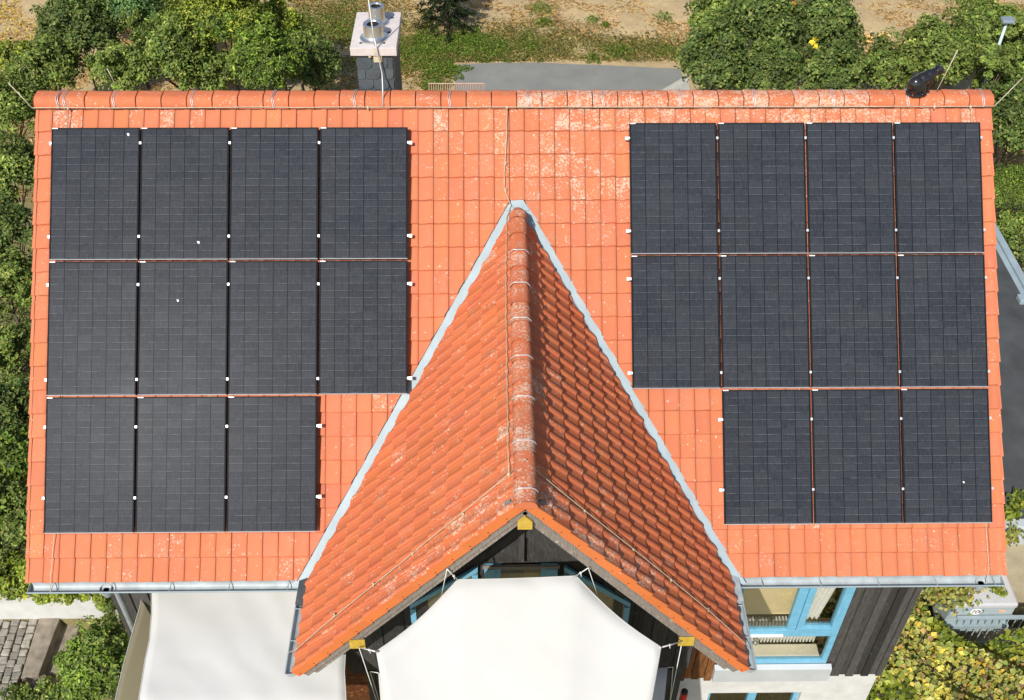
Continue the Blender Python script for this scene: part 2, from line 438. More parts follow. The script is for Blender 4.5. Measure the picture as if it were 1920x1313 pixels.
# row r covers se[r]..se[r+1]; the dormer head is at se index 4
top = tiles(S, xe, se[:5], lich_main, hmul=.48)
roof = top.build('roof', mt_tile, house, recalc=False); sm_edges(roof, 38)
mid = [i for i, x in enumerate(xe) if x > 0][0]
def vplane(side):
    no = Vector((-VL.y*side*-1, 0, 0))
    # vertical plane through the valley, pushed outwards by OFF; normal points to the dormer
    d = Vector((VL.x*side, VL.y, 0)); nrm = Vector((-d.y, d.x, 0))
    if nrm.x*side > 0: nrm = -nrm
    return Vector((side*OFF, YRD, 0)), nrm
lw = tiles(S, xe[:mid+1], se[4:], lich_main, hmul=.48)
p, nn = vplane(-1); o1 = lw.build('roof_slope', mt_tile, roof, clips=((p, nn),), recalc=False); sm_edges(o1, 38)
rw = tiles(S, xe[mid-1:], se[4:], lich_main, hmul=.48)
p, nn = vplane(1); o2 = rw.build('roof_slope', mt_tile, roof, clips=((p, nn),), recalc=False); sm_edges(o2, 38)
# rear slope
def SB(x, s, h=0): q = S(x, s, h); return Vector((x, -q.y, q.z))
EN0 = Vector((0, EN.y*-1, EN.z))
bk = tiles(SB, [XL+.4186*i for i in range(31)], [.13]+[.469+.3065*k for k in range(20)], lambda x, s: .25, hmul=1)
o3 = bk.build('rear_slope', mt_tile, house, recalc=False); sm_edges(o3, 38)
# sheathing under the tiles
dk = MB()
EN0 = EN
for sgn in (1, -1):
    f = (lambda x, s, h: S(x, s, h)) if sgn == 1 else SB
    if sgn == -1:
        a = [f(XL+.03, 0, -.05), f(XR-.03, 0, -.05), f(XR-.03, SE-.03, -.05), f(XL+.03, SE-.03, -.05)]
        dk.prism(a, (0, 0, -.14))
    else:
        for side in (-1, 1):
            e = XL+.03 if side < 0 else XR-.03
            sv = (ZR-QZ)/math.sin(AL); sq = (ZR-QE)/math.sin(AL)
            loop = [f(e, 0, -.05), f(0, 0, -.05), f(0, sv-.05, -.05), f(side*(QW-.02), sq-.05, -.05), f(side*(QW-.02), SE-.03, -.05), f(e, SE-.03, -.05)]
            dk.prism(loop, (0, 0, -.14))
dk.build('roof_boarding', mt_board, house)
# verge cheeks at both gables: one lapped cheek per tile row
for side, X in ((-1, XL), (1, XR)):
    vg = MB()
    for r in range(len(se)-1):
        for f in (S, SB):
            h1 = .026; s0, s1 = se[r], se[r+1]+.004
            x = X+random.uniform(-.003, .003)
            b = random.gauss(1, .05)
            # the cheek flares a little at its lower end
            loop = [f(x, s0, .0), f(x+side*.010, s1, h1), f(x+side*.010, s1, -.10), f(x, s0, -.115)]
            vg.prism(loop, (-side*.022, 0, 0), (b, b, b, .45*random.random()+.2))
            loop = [f(x-side*.03, s0, .012), f(x+side*.004, s0, .012), f(x+side*.012, s1, .034), f(x-side*.03, s1, .034)]
            vg.prism(loop, f(0, 0, -.012)-f(0, 0, 0), (b, b, b, .45*random.random()+.2))
    vg.build('verge', mt_tile, house)

# ridge caps
def caps(fr, L0, L1, pitch, mat, parent, lich, name='ridge_cap', r=.118, h0=.0, endcap=False, lipend=False):
    """fr(along, across, up)"""
    mb = MB(); n = int(round((L1-L0)/pitch)); pitch = (L1-L0)/n
    A = [R(a) for a in (-78, -60, -42, -24, -10, 0, 10, 24, 42, 60, 78)]
    sh = [(-1.02, -.16)]+[(math.sin(a), math.cos(a)) for a in A]+[(1.02, -.16)]; A = sh
    # flattened, slightly angular crown like pressed clay caps
    def ring(l, rr, dz): return [fr(l, rr*1.08*sx, dz+rr*(.93*min(cz, .86)+.06)) for sx, cz in sh]
    for i in range(n):
        a, b = L0+i*pitch, L0+(i+1)*pitch
        t = random.gauss(1, .05); tint = (t, t*random.gauss(1, .02), t, lich((a+b)/2))
        dz = h0+random.uniform(-.004, .004)
        if lipend:
            secs = [(a-.03, r*.94, dz-.004), (a+.01, r*.95, dz-.003), (a+pitch*.5, r*.96, dz+.002), (b-.045, r*1.0, dz+.006), (b-.03, r*1.015, dz+.007), (b, r*1.03, dz+.010)]
            if i == 0: secs[0] = (a+.0, r*.45, dz-.03); secs[1] = (a+pitch*.45, r*.88, dz-.004)
        else: secs = [(a+.008, r*.90, dz-.03), (a+.013, r*.985, dz+.002), (a+.022, r*1.02, dz+.006), (a+pitch*.5, r*1.0, dz+.003), (b-.004, r*.99, dz+.001), (b, r*.97, dz-.002), (b+.001, r*.88, dz-.03)]
        vs = []
        for l, rr, z in secs: vs += ring(l, rr, z)
        k = len(A)
        mb.add(vs, [(q*k+j, q*k+j+1, (q+1)*k+j+1, (q+1)*k+j) for q in range(len(secs)-1) for j in range(k-1)], tint)
    if endcap:
        for l, d in (((L1-.004, 1),) if lipend else ((L0+.004, -1), (L1-.004, 1))):
            rg = ring(l, r, h0); mb.add(rg, [tuple(range(len(rg)))], (1, 1, 1, .2))
    o = mb.build(name, mat, parent)
    rl = MB(); rg = ring(L0+(.40 if lipend else .01), r*.93, h0-.012)+ring(L1-.01, r*.93, h0-.012); k = len(A)
    rl.add(rg, [(j, j+1, k+j+1, k+j) for j in range(k-1)]); rl.build('ridge_roll', mt_rubber, o)
    return o
capz = ZR-.082
def lich_cap(x): return min(1, (.25+.3*random.random()) if x < -.6 else ((.75+.25*random.random()) if (.0 < x < 4.7) else .35+.3*random.random()*(x > -.6)))
rc = caps(lambda l, a, u: Vector((l, a, capz+u)), XL-.02, XR+.02, .335, mt_cap, house, lich_cap, r=.142, endcap=True); sm_edges(rc, 30)

# ------------------------------------------------------------------ dormer
def DR(side):
    dn = Vector((side*math.cos(QA), 0, -math.sin(QA))); no = Vector((side*math.sin(QA), 0, math.cos(QA)))
    def f(y, s, h=0): return Vector((0, y, QZ))+dn*s+no*h
    return f, dn, no
SLD = QW/math.cos(QA); NR = 14; rp = (SLD-.10)/NR
sd = [.10+rp*i for i in range(NR+1)]
ncol = int((YRD-YV+.2)/.2)+1
def lich_d(y, s):
    a = .26+.30*random.random()**2
    if s < .6: a += .3*random.random()
    if y < YV+.45 and s < 2.6: a += .25+.35*random.random()
    if random.random() < .07: a += .35
    return min(1, a)
for side, nm in ((-1, 'dormer_roof'), (1, 'dormer_roof')):
    f, dn, no = DR(side); EN0 = no
    if side > 0: ye = [YV+.2*i for i in range(ncol+1)]; fr = f
    else:
        ye = [-(YV+.2*i) for i in range(ncol, -1, -1)]
        fr = (lambda y, s, h, f=f: f(-y, s, h))
    lf = lich_d if side > 0 else (lambda y, s: lich_d(-y, s))
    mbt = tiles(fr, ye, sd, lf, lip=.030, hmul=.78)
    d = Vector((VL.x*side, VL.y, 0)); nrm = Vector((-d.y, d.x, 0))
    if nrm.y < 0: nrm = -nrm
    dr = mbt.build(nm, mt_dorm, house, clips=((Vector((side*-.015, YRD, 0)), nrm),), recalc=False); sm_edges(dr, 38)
    # boarding
    b = MB(); b.prism([f(YV+.04, .02, -.05), f(YRD-.1, .02, -.05), Vector((side*(QW-.05), YVE-.05, QE+.03)), f(YV+.04, SLD-.04, -.05)], no*-.10)
    b.build('dormer_boarding', mt_grey, house)
    # orange verge cheeks over the gable
    vv = MB()
    for r in range(NR):
        s0, s1 = sd[r], sd[r+1]+.012; q = random.gauss(1, .04)
        loop = [f(YV, s0, .004), f(YV-.006, s1, .034), f(YV-.006, s1, -.080), f(YV, s0, -.098)]
        vv.prism(loop, (0, .02, 0), (q, q, q, .12))
        hp = f(YV-.008, s1-.06, -.05); vv.tube([hp, hp+Vector((0, .01, 0))], .008, 6, (.06, .05, .05, 0))
    vv.build('verge', mt_verge, dr)
    # barge board, two steps
    bb = MB(); bb.cur = (1.15, 1.1, 1.05, 1)
    bb.prism([f(YV+.045, .0, -.10), f(YV+.045, SLD+.02, -.10), f(YV+.045, SLD+.02, -.20), f(YV+.045, .0, -.20)], (0, .028, 0))
    bb.prism([f(YV+.078, .0, -.20), f(YV+.078, SLD-.05, -.20), f(YV+.078, SLD-.05, -.275), f(YV+.078, .0, -.275)], (0, .03, 0))
    bb.build('barge_board', mt_grey, house)
    # soffit boards between barge and gable wall
    sf = MB()
    for k in range(6):
        y0 = YV+.11+k*.14; t = random.uniform(.7, 1.3)
        sf.prism([f(y0, .05, -.17), f(y0+.132, .05, -.17), f(y0+.132, SLD-.1, -.17), f(y0, SLD-.1, -.17)], no*-.02, (t, t, t, 1))
    sf.build('soffit', mt_board, house)
def lich_dc(y): return .55+.45*random.random()
dc = caps(lambda l, a, u: Vector((a, -l, QZ+.03+u)), -YRD+.12, -YV+.13, .325, mt_cap, house, lich_dc, r=.108, endcap=True, lipend=True)
sm_edges(dc, 30)
# clay plug under the last dormer cap
pl = MB(); pl.prism([Vector((-.125, YV-.10, QZ+.04)), Vector((-.07, YV-.10, QZ-.03)), Vector((.07, YV-.10, QZ-.03)), Vector((.125, YV-.10, QZ+.04)), Vector((.06, YV-.10, QZ+.12)), Vector((-.06, YV-.10, QZ+.12))], (0, .08, 0), (.9, .75, .8, .1))
pl.build('ridge_end', mt_verge, dc)

# valley flashing
for side in (-1, 1):
    f, dn, no = DR(side); v = MB()
    s0 = (ZR-QZ)/math.sin(AL); s1 = (ZR-QE)/math.sin(AL)
    N = 16; vs = []
    for i in range(N+1):
        t = i/N; s = s0+(s1-s0+.12)*t; x = side*QW*(s-s0)/(s1-s0)
        vs += [S(x+side*.15, s-.01, -.004+.003*math.sin(i*2)), S(x+side*.03, s, -.004), S(x-side*.08, s+.02, .022)]
    v.add(vs, [(i*3+j, i*3+j+1, i*3+j+4, i*3+j+3) for i in range(N) for j in range(2)])
    if side < 0:
        v.add([S(-.07, s0-.075, .012), S(.07, s0-.075, .012), S(.155, s0+.08, .012), S(-.155, s0+.08, .012)], [(0, 1, 2, 3)])
    o = v.build('valley_flashing', mt_zinc, house)
    so_ = o.modifiers.new('thick', 'SOLIDIFY'); so_.thickness = .003

# gutters
def gutter(parent, p0, p1, out, r=.078, caps_=(True, True), brk=.75, name='gutter'):
    p0, p1, out = Vector(p0), Vector(p1), Vector(out); ax = (p1-p0); L = ax.length; ax.normalize(); upv = Vector((0, 0, 1))
    mb = MB(); A = [R(a) for a in range(180, 361, 15)]
    ring = [(math.cos(a)*r, math.sin(a)*r) for a in A]            # cos<0: house side
    ring = [(-r, .045)]+ring; vs = []
    for l in (0, L):
        for a, b in ring: vs.append(p0+ax*l+out*a+upv*b)
    k = len(ring); mb.add(vs, [(j, j+1, k+j+1, k+j) for j in range(k-1)])
    for l, c in ((0, caps_[0]), (L, caps_[1])):
        if c: mb.add([p0+ax*l+out*a+upv*b for a, b in ring[1:]], [tuple(range(k-1))])
    o = mb.build(name, mt_zincd, parent); sd_ = o.modifiers.new('thick', 'SOLIDIFY'); sd_.thickness = .003; sd_.offset = 1
    b = MB(); b.tube([p0+out*(r+.006)+upv*.002, p1+out*(r+.006)+upv*.002], .0095, 8)
    b.build('bead', mt_zinc, o)
    q = .3
    while q < L-.1:
        c = p0+ax*q; h = MB()
        h.tube([c+out*(r+.01)+upv*.006, c-out*.02+upv*-.005, c-out*(r)+upv*.01], .006, 5); q += brk
        h.build('gutter_hook', mt_zincd, o)
    return o
gy, gz = YE-.045, ZE-.05
gutter(house, (XL+.02, gy, gz), (-QW-.12, gy, gz), (0, -1, 0))
gutter(house, (QW+.12, gy, gz), (XR-.03, gy, gz), (0, -1, 0))
for side in (-1, 1):
    gutter(house, (side*(QW+.055), YVE-.12, QE-.05), (side*(QW+.055), YV+.02, QE-.05), (side, 0, 0), r=.062, brk=.45)
    cz = MB()   # collar where the valley empties, darker zinc on the left
    cz.prism([Vector((side*(QW-.02), YVE+.14, QE+.02)), Vector((side*(QW+.12), YVE+.02, QE-.02)), Vector((side*(QW+.13), YVE-.36, QE-.03)), Vector((side*(QW-.02), YVE-.42, QE-.02))], (0, 0, -.012))
    cz.build('valley_outlet', mt_zincd if side > 0 else simple('dark_zinc', (.07, .08, .085), .3, 8, .4), house)
# down pipes
for x, xw in ((-5.30, -5.52), (5.98, 5.70)):
    dp = MB(); yw = YW-.06
    dp.tube([(x, gy, gz-.07), (x, gy, gz-.17), (xw, yw+(.0 if x < 0 else .5), gz-.60), (xw, yw+(.06 if x < 0 else .56), gz-.72), (xw, yw+(.06 if x < 0 else .56), -.8)], .042, 12)
    dp.lathe([(.075, .02), (.072, -.03), (.045, -.12)], (x, gy, gz-.06), 16)
    dp.build('down_pipe', mt_zincd, house, smooth=True)
    hl = MB(); hl.lathe([(.0, .0), (.038, .0)], (x, gy, gz-.070), 14); hl.build('outlet_hole', mt_soot, house)

# ------------------------------------------------------------------ walls
def boards(mb, x0, x1, y, z0, z1, w=.14, th=.03, seed=0, zf=None, jag=.015):
    rr = random.Random(seed); x = x0; i = 0
    while x < x1-.01:
        ww = min(w*rr.uniform(.85, 1.2), x1-x); t = rr.uniform(.55, 1.6); off = th if i % 2 else th*.2
        zt = (lambda q: z1) if zf is None else zf
        zb = z0+rr.uniform(-jag, jag)
        mb.prism([(x, y, zb), (x+ww-.006, y, zb), (x+ww-.006, y, zt(x+ww)), (x, y, zt(x))], (0, -off, 0), (t, t*.98, t*.96, 1))
        x += ww; i += 1
WX = 5.62
wl = MB()
# plaster base course in pieces round the lower window (butted)
lwx0, lwx1, lwz1, lwz0 = 3.05, 4.52, 1.42, .35
wl.box(-WX, lwx0, YW+.02, YW+.3, -.9, 1.95); wl.box(lwx1, WX-.02, YW+.02, YW+.3, -.9, 1.95)
wl.box(lwx0, lwx1, YW+.02, YW+.3, lwz1, 1.95); wl.box(lwx0, lwx1, YW+.02, YW+.3, -.9, lwz0)
wl.box(-WX, -WX+.3, YW+.3, -YW, -.9, 1.95); wl.box(WX-.3, WX-.02, YW+.3, -YW, -.9, 1.95)
wl.box(-WX, WX-.02, -YW, -YW+.02, -.9, 1.95)
wl.build('plaster_wall', mt_plaster, house)
wx0, wx1, wz0, wz1 = 3.06, 4.70, 2.36, 4.62
core = MB()
core.box(-WX+.03, wx0, YW+.03, YW+.25, 1.97, 5.35); core.box(wx1, WX-.03, YW+.03, YW+.25, 1.97, 5.35)
core.box(wx0, wx1, YW+.03, YW+.25, wz1, 5.35); core.box(wx0, wx1, YW+.03, YW+.25, 1.97, wz0)
core.box(-WX+.03, -WX+.2, YW+.25, -YW, 1.97, 5.2); core.box(WX-.2, WX-.03, YW+.25, -YW, 1.97, 5.2)
core.box(-WX+.03, WX-.03, -YW-.02, -YW+.2, 1.97, 5.2)
for sx in (-1, 1):    # gable triangles
    core.prism([(sx*(WX-.2), YW+.25, 5.2), (sx*(WX-.2), -YW, 5.2), (sx*(WX-.2), 0, ZR-.35)], (sx*.17, 0, 0))
core.build('wall', mt_board, house)
cl = MB(); boards(cl, -WX-.03, -QW+.6, YW+.03, 1.95, 5.25, seed=3); cl.build('timber_cladding', mt_board, house)
cl = MB(); boards(cl, wx1+.03, WX+.03, YW+.03, 1.95, 5.25, w=.115, th=.032, seed=5, jag=.008); cl.build('timber_cladding', mt_board, house)
br = MB(); boards(br, 1.95, wx0-.05, YW-.002, 1.93, 5.0, w=.10, seed=9, jag=.035); br.build('timber_cladding', mt_brown, house)['label'] = 'warm brown boards sheltered under the dormer eave'
# side cladding, vertical boards
for sx in (-1, 1):
    sc = MB(); y = YW+.03; i = 0
    while y < -YW:
        t = random.uniform(.7, 1.3); th = .03 if i % 2 else .012
        sc.box(sx*(WX-.03), sx*(WX-.03+th) , y, y+.138, 1.95, 5.1+max(0, (abs(YW)-abs(y))*.9), (t, t, t, 1)); y += .14; i += 1
    sc.build('timber_cladding', mt_board, house)
# rear wall boards
rb = MB(); 
for i in range(80):
    t = random.uniform(.7, 1.3); rb.box(-WX+.14*i, -WX+.14*i+.138, -YW+.2, -YW+.2+(.03 if i % 2 else .015), 1.95, 5.2, (t, t, t, 1))
rb.build('timber_cladding', mt_board, house)
# first floor slab, so that the rooms are closed
fl = MB(); fl.box(-WX+.21, WX-.21, YW+.26, -YW-.03, 1.98, 2.14); fl.box(-WX+.21, WX-.21, YW+.26, -YW-.03, 5.05, 5.12)
fl.build('floor_slab', mt_floor, house)
iw = MB(); iw.box(1.9, 5.3, -1.3, -1.25, 2.15, 5.04); iw.box(1.9, 1.95, YW+.27, -1.31, 2.15, 5.04); iw.build('inner_wall', mt_beige, house)

# big front window
win = MB(); fw = .085; y0, y1 = YW-.015, YW+.06
def fbar(mb, x0, x1, z0, z1, a=0, b=0): mb.box(x0, x1, y0-a, y1+b, z0, z1)
ml = 3.92; tr0, tr1 = 3.13, 3.30
W = thing('window', (0, 0, 0), None, None); W.parent = house
fm = MB()
fbar(fm, wx0, wx1, wz1-fw, wz1); fbar(fm, wx0, wx1, wz0, wz0+fw)
fbar(fm, wx0, wx0+fw, wz0+fw, wz1-fw); fbar(fm, wx1-fw, wx1, wz0+fw, wz1-fw)
fbar(fm, wx0+fw, wx1-fw, tr0, tr1); fbar(fm, ml, ml+.13, tr1, wz1-fw)
fbar(fm, ml+.135, ml+.23, tr1, wz1-fw, .02); fbar(fm, wx1-fw-.055, wx1-fw-.005, tr1, wz1-fw, .02)
fbar(fm, ml+.23, wx1-fw-.055, tr1+.002, tr1+.075, .02)
fm.build('window_frame', mt_blue, W, bevel=.006)
hb = MB(); hb.box(wx0+.1, ml-.03, y0-.035, y0-.004, tr0+.045, tr0+.075); hb.build('sash_rail', mt_white, W)
gp = MB()
gp.box(wx0+fw, ml, YW+.02, YW+.026, tr1, wz1-fw); gp.box(ml+.23, wx1-fw-.055, YW+.02, YW+.026, tr1+.075, wz1-fw); gp.box(wx0+fw, wx1-fw, YW+.02, YW+.026, wz0+fw, tr0)
gp.build('pane', mt_glass, W)
sl_ = MB(); sl_.prism([(wx0-.06, YW-.02, wz0), (wx0-.06, YW-.10, wz0-.03), (wx0-.06, YW-.11, 2.0), (wx0-.06, YW-.02, 2.0)], (wx1-wx0+.14, 0, 0)); sl_.build('window_sill', mt_sill, W)
hd = MB(); hd.box(wx0-.1, wx1+.1, YW-.07, YW-.017, wz1, wz1+.1, (1.1, 1, 1, 1)); hd.build('lintel', mt_grey, W)
# lower window
W2 = thing('window', (0, 0, 0), None, None); W2.parent = house
lf = MB(); y0, y1 = YW+.10, YW+.17
fbar(lf, lwx0, lwx1, lwz1-.05, lwz1); fbar(lf, lwx0, lwx0+.06, lwz0, lwz1-.05); fbar(lf, lwx1-.07, lwx1, lwz0, lwz1-.05); fbar(lf, lwx0+.06, lwx1-.07, lwz0, lwz0+.06)
fbar(lf, 3.72, 3.85, lwz0+.06, lwz1-.05)
lf.build('window_frame', mt_blue, W2); lg = MB(); lg.box(lwx0+.06, lwx1-.07, YW+.13, YW+.135, lwz0+.06, lwz1-.05); lg.build('pane', mt_glass, W2)

# gable wall of the dormer
gw = MB(); tq = math.tan(QA)
zr = lambda x: QZ-.27-abs(x)*tq
GX = 2.30; GB = 3.85
rr = random.Random(21)
# vertical boards at both sides
for sg in (-1, 1):
    x = 1.02; i = 0
    while x < GX-.01:
        ww = min(rr.uniform(.12, .19), GX-x); t = rr.uniform(.65, 1.3); off = .035 if i % 2 else .012
        zb = GB+rr.uniform(-.02, .02)-(.0 if x < 2.0 else .03)
        a, b = sg*x, sg*(x+ww)
        gw.prism([(a, YG, zb), (b, YG, zb), (b, YG, zr(b)), (a, YG, zr(a))], (0, -off, 0), (t, t, t, 1)); x += ww; i += 1
# diagonal boards in the apex, parallel to each rafter
for sg in (-1, 1):
    for k in range(9):
        d0, d1 = k*.17, k*.17+.166
        t = rr.uniform(.6, 1.35)
        zA = QZ-.27-d0; zB = QZ-.27-d1
        pts = []
        zb0 = 6.42
        x_a0 = (zA-zb0)/tq; x_b0 = (zB-zb0)/tq
        if x_b0 < .05: break
        lim = 1.02
        def P(zt, x): return (sg*x, YG, zt-x*tq)
        xa = min(x_a0, 1.7); xb = min(x_b0, 1.7)
        gw.prism([P(zA, .035), P(zA, xa), P(zB, xb), P(zB, .035)], (0, -.02-.012*(k % 2), 0), (t, t, t, 1))
gw.box(-.033, .033, YG-.06, YG, 6.40, QZ-.33, (1.3, 1.25, 1.2, 1))
gw.build('gable_wall', mt_board, house)
gk = MB(); gk.prism([(-GX, YG+.02, GB), (GX, YG+.02, GB), (GX, YG+.02, zr(GX)), (0, YG+.02, zr(0)), (-GX, YG+.02, zr(GX))], (0, .06, 0)); gk.build('gable_core', mt_board, house)
# cheeks of the bay and its floor
ck = MB()
for sg in (-1, 1): ck.box(sg*GX-.05, sg*GX+.05, YG+.085, YW, GB, zr(GX))
ck.box(-GX+.06, GX-.06, YG+.085, YW, GB, GB+.1); ck.build('bay_wall', mt_board, house)
# gable window (upper) with blue side posts, and the glazing to both sides below it
W3 = thing('window', (0, 0, 0), None, None); W3.parent = house
f3 = MB(); y0, y1 = YG-.06, YG-.005
for sg in (-1, 1):
    xa = .44*sg; f3.box(min(xa, xa-sg*.20), max(xa, xa-sg*.20), y0, y1, 5.2, 6.30)
    f3.box(min(xa, xa-sg*.13), max(xa, xa-sg*.13), y0-.015, y0, 5.2, 6.27)
f3.box(-.24, .24, y0+.01, y1, 5.2, 5.26)
f3.build('window_frame', mt_blue, W3)
g3 = MB(); g3.box(-.24, .24, YG-.03, YG-.024, 5.26, 6.30); g3.build('pane', mt_glass, W3)
bk3 = MB(); bk3.box(-.24, .03, YG-.022, YG-.018, 5.26, 6.30); bk3.build('blind', simple('grey_blind', (.17, .15, .11), .2, 4, .8), W3)
bk4 = MB(); bk4.box(.034, .24, YG-.022, YG-.018, 5.26, 6.30); bk4.build('blind', simple('ochre_blind', (.30, .24, .13), .2, 4, .8), W3)
h3 = MB(); h3.box(-.46, .46, YG-.085, YG-.061, 6.30, 6.345, (1.3, 1.3, 1.3, 1)); h3.build('window_head', mt_grey, W3)
for sg in (-1, 1):
    W4 = thing('window', (0, 0, 0), None, None); W4.parent = house
    a, b = sg*.52, sg*1.38
    fz = MB(); zt = lambda x: 6.28-(abs(x)-.52)*.92
    def bar(x0, x1, o0, o1): fz.prism([(x0, YG-.05, zt(x0)-o0), (x1, YG-.05, zt(x1)-o0), (x1, YG-.05, zt(x1)-o1), (x0, YG-.05, zt(x0)-o1)], (0, .04, 0))
    bar(a, b, 0, .09); fz.box(min(a, a+sg*.07), max(a, a+sg*.07), YG-.055, YG-.01, 4.5, 6.1); fz.box(min(b, b-sg*.07), max(b, b-sg*.07), YG-.055, YG-.01, 4.5, 5.40)
    fz.build('window_frame', mt_blue, W4)
    gz_ = MB(); gz_.prism([(a, YG-.036, zt(a)-.09), (b, YG-.036, zt(b)-.09), (b, YG-.036, 4.5), (a, YG-.036, 4.5)], (0, .006, 0)); gz_.build('pane', mt_glass, W4)
    bd = MB(); bd.prism([(a, YG-.0285, zt(a)-.09), (b, YG-.0285, zt(b)-.09), (b, YG-.0285, 4.5), (a, YG-.0285, 4.5)], (0, .003, 0)); bd.build('blind', bpy.data.materials['grey_blind'], W4)
# purlin ends with yellow faces
for (x, z, w_, h_, nm) in ((0.0, QZ-.42, .125, .14, 'apex'), (-1.90, QZ-.35-1.90*tq-.02, .15, .14, 'l'), (1.90, QZ-.35-1.90*tq-.02, .15, .14, 'r')):
    pb = MB(); pb.box(x-w_/2, x+w_/2, YV+.035, YG, z-h_/2, z+h_/2, (1, .9, .8, 1)); po = pb.build('purlin', mt_grey, house)
    pf = MB()
    if x == 0: pf.prism([(x-w_/2-.012, YV+.033, z-h_/2-.01), (x+w_/2+.012, YV+.033, z-h_/2-.01), (x+w_/2+.012, YV+.033, z+h_/2-.03), (x, YV+.033, z+h_/2+.06), (x-w_/2-.012, YV+.033, z+h_/2-.03)], (0, -.022, 0))
    else:
        pf.prism([(x-w_/2-.015, YV+.033, z-h_/2-.01), (x+w_/2+.015, YV+.033, z-h_/2-.01), (x+w_/2+.015, YV+.033, z+h_/2+.01), (x-w_/2-.015, YV+.033, z+h_/2+.01)], (0, -.02, 0))
    pf.build('end_board', mt_yellow, po)
# posts carrying the bay
for sg in (-1, 1):
    pb = MB()
    for k in range(3):
        t = .75+.25*k; a = sg*((1.70 if sg < 0 else 1.86)+.13*k); pb.box(min(a, a+sg*.12), max(a, a+sg*.12), YG-.01-.012*(k % 2), YG+.16, -.85, GB-.03, (t, t, t, 1))
    pb.build('post', mt_board, house)
bm_ = MB(); bm_.box(-GX, GX, YG+.165, YG+.30, GB-.20, GB-.04); bm_.build('bay_beam', mt_board, house)
dm = MB(); 
for k in range(19): dm.box(-2.75, -1.0, YW-.03, YW-.004, -.84+.25*k, -.60+.25*k, (.45, .35, .3, 1))
dm.build('recess_boards', mt_brown, house)  # brown slats tinted dark for the shade of the recess under the bay

# chimney
ch = thing('chimney', (0, 0, 0), None, None); ch.parent = house
cx, cy0, cy1, cz = -1.85, .14, 1.14, 10.215
body = MB(); body.box(cx-.235, cx+.235, cy0+.055, cy1-.055, 8.2, cz-.0); body.build('chimney_body', mt_slate, ch)
shg = MB(); rh_ = .15
def shing(P, wdt, row, z0, L, sn):
    n_ = int(L/wdt)+2; o_ = (row % 2)*wdt*.5
    for i in range(n_):
        a = max(0, i*wdt-o_); b = min(L, (i+1)*wdt-o_)
        if b-a < .03: continue
        t = random.uniform(.88, 1.15); c_ = min(.06, (b-a)*.4)
        q_ = .002*(i % 2)
        loop = [P(a, z0+rh_+.02, .004), P(a, z0, .016+q_), P(b-c_, z0, .016+q_), P(b-c_*.3, z0+c_*.35, .016+q_), P(b-.006, z0+c_, .016+q_), P(b-.006, z0+rh_+.02, .005)]
        shg.prism(loop, (P(0, 0, -.006)-P(0, 0, 0)), (t, t, t, 1))
for row in range(14):
    z0 = 8.18+rh_*row
    if z0+rh_+.04 > cz: break
    shing(lambda u, z, h: Vector((cx-.235+u, cy0+.055-h, z)), .20, row, z0, .47, 0)
    shing(lambda u, z, h: Vector((cx+.235+h, cy0+.055+u, z)), .20, row, z0, .84, 0)
    shing(lambda u, z, h: Vector((cx-.235-h, cy1-.055-u, z)), .20, row, z0, .84, 0)
    shing(lambda u, z, h: Vector((cx+.235-u, cy1-.055+h, z)), .20, row, z0, .47, 0)
shg.build('slate_cladding', mt_slate, ch)
cp = MB(); cp.box(cx-.30, cx+.30, cy0, cy1, cz-.03, cz+.085); cp.build('chimney_cap', mt_conc, ch, bevel=.008)
ct = cz+.087
for (fx, fy, r_, h_) in ((cx-.01, cy0+.27, .128, .20), (cx+.0, cy0+.69, .108, .24)):
    fb = MB(); fb.lathe([(r_*1.45, 0), (r_*1.42, .014), (r_*1.1, .030), (r_*1.02, .05), (r_, .055), (r_, h_-.01), (r_*.98, h_), (r_*.66, h_+.002), (r_*.60, h_-.01)], (fx, fy, ct), 40)
    fo = fb.build('flue', mt_steel, ch); sm_edges(fo, 30)
    fi = MB(); fi.lathe([(r_*.60, h_-.012), (r_*.58, .02), (0.001, .02)], (fx, fy, ct), 30); fi.build('flue_liner', mt_soot, fo)
for dx, dy in ((-.17, .13), (.13, .13), (.19, .83), (.175, .42)):
    hp = MB(); hp.lathe([(.0, 0), (.021, 0), (.021, -.002)], (cx+dx, cy0+dy, ct+.001), 12); hp.build('vent_hole', mt_soot, ch)
pb = MB(); pb.box(cx-.01, cx+.10, cy0+.02, cy0+.040, cz-.13, cz+.0); pb.box(cx+.0, cx+.06, cy0-.006, cy0-.001, cz+.0, cz+.08)
pb.ball((cx-.055, cy0+.03, cz-.05), .022); pb.build('bracket', simple('yellowed_bracket', (.55, .50, .33), .1, 20, .6), ch)

# snow guard grating standing on the rear slope, just over the ridge
sg_ = MB()
gx0, gx1 = -1.18, -.43; gyy = .34; gzt = 9.675; gzb = 9.50
sg_.tube([(gx0, gyy, gzt), (gx1, gyy, gzt)], .007, 6); sg_.tube([(gx0, gyy, gzb), (gx1, gyy, gzb)], .007, 6)
k = 0; x = gx0
while x < gx1+.001: sg_.tube([(x, gyy, gzb), (x+.012, gyy, gzt)], .006, 5); x += .031
tag(sg_.build('snow_guard', simple('salmon_paint', (.55, .36, .27), .1, 9, .6)), 'small salmon lattice snow guard sticking up behind the ridge near the chimney', 'snow guard')

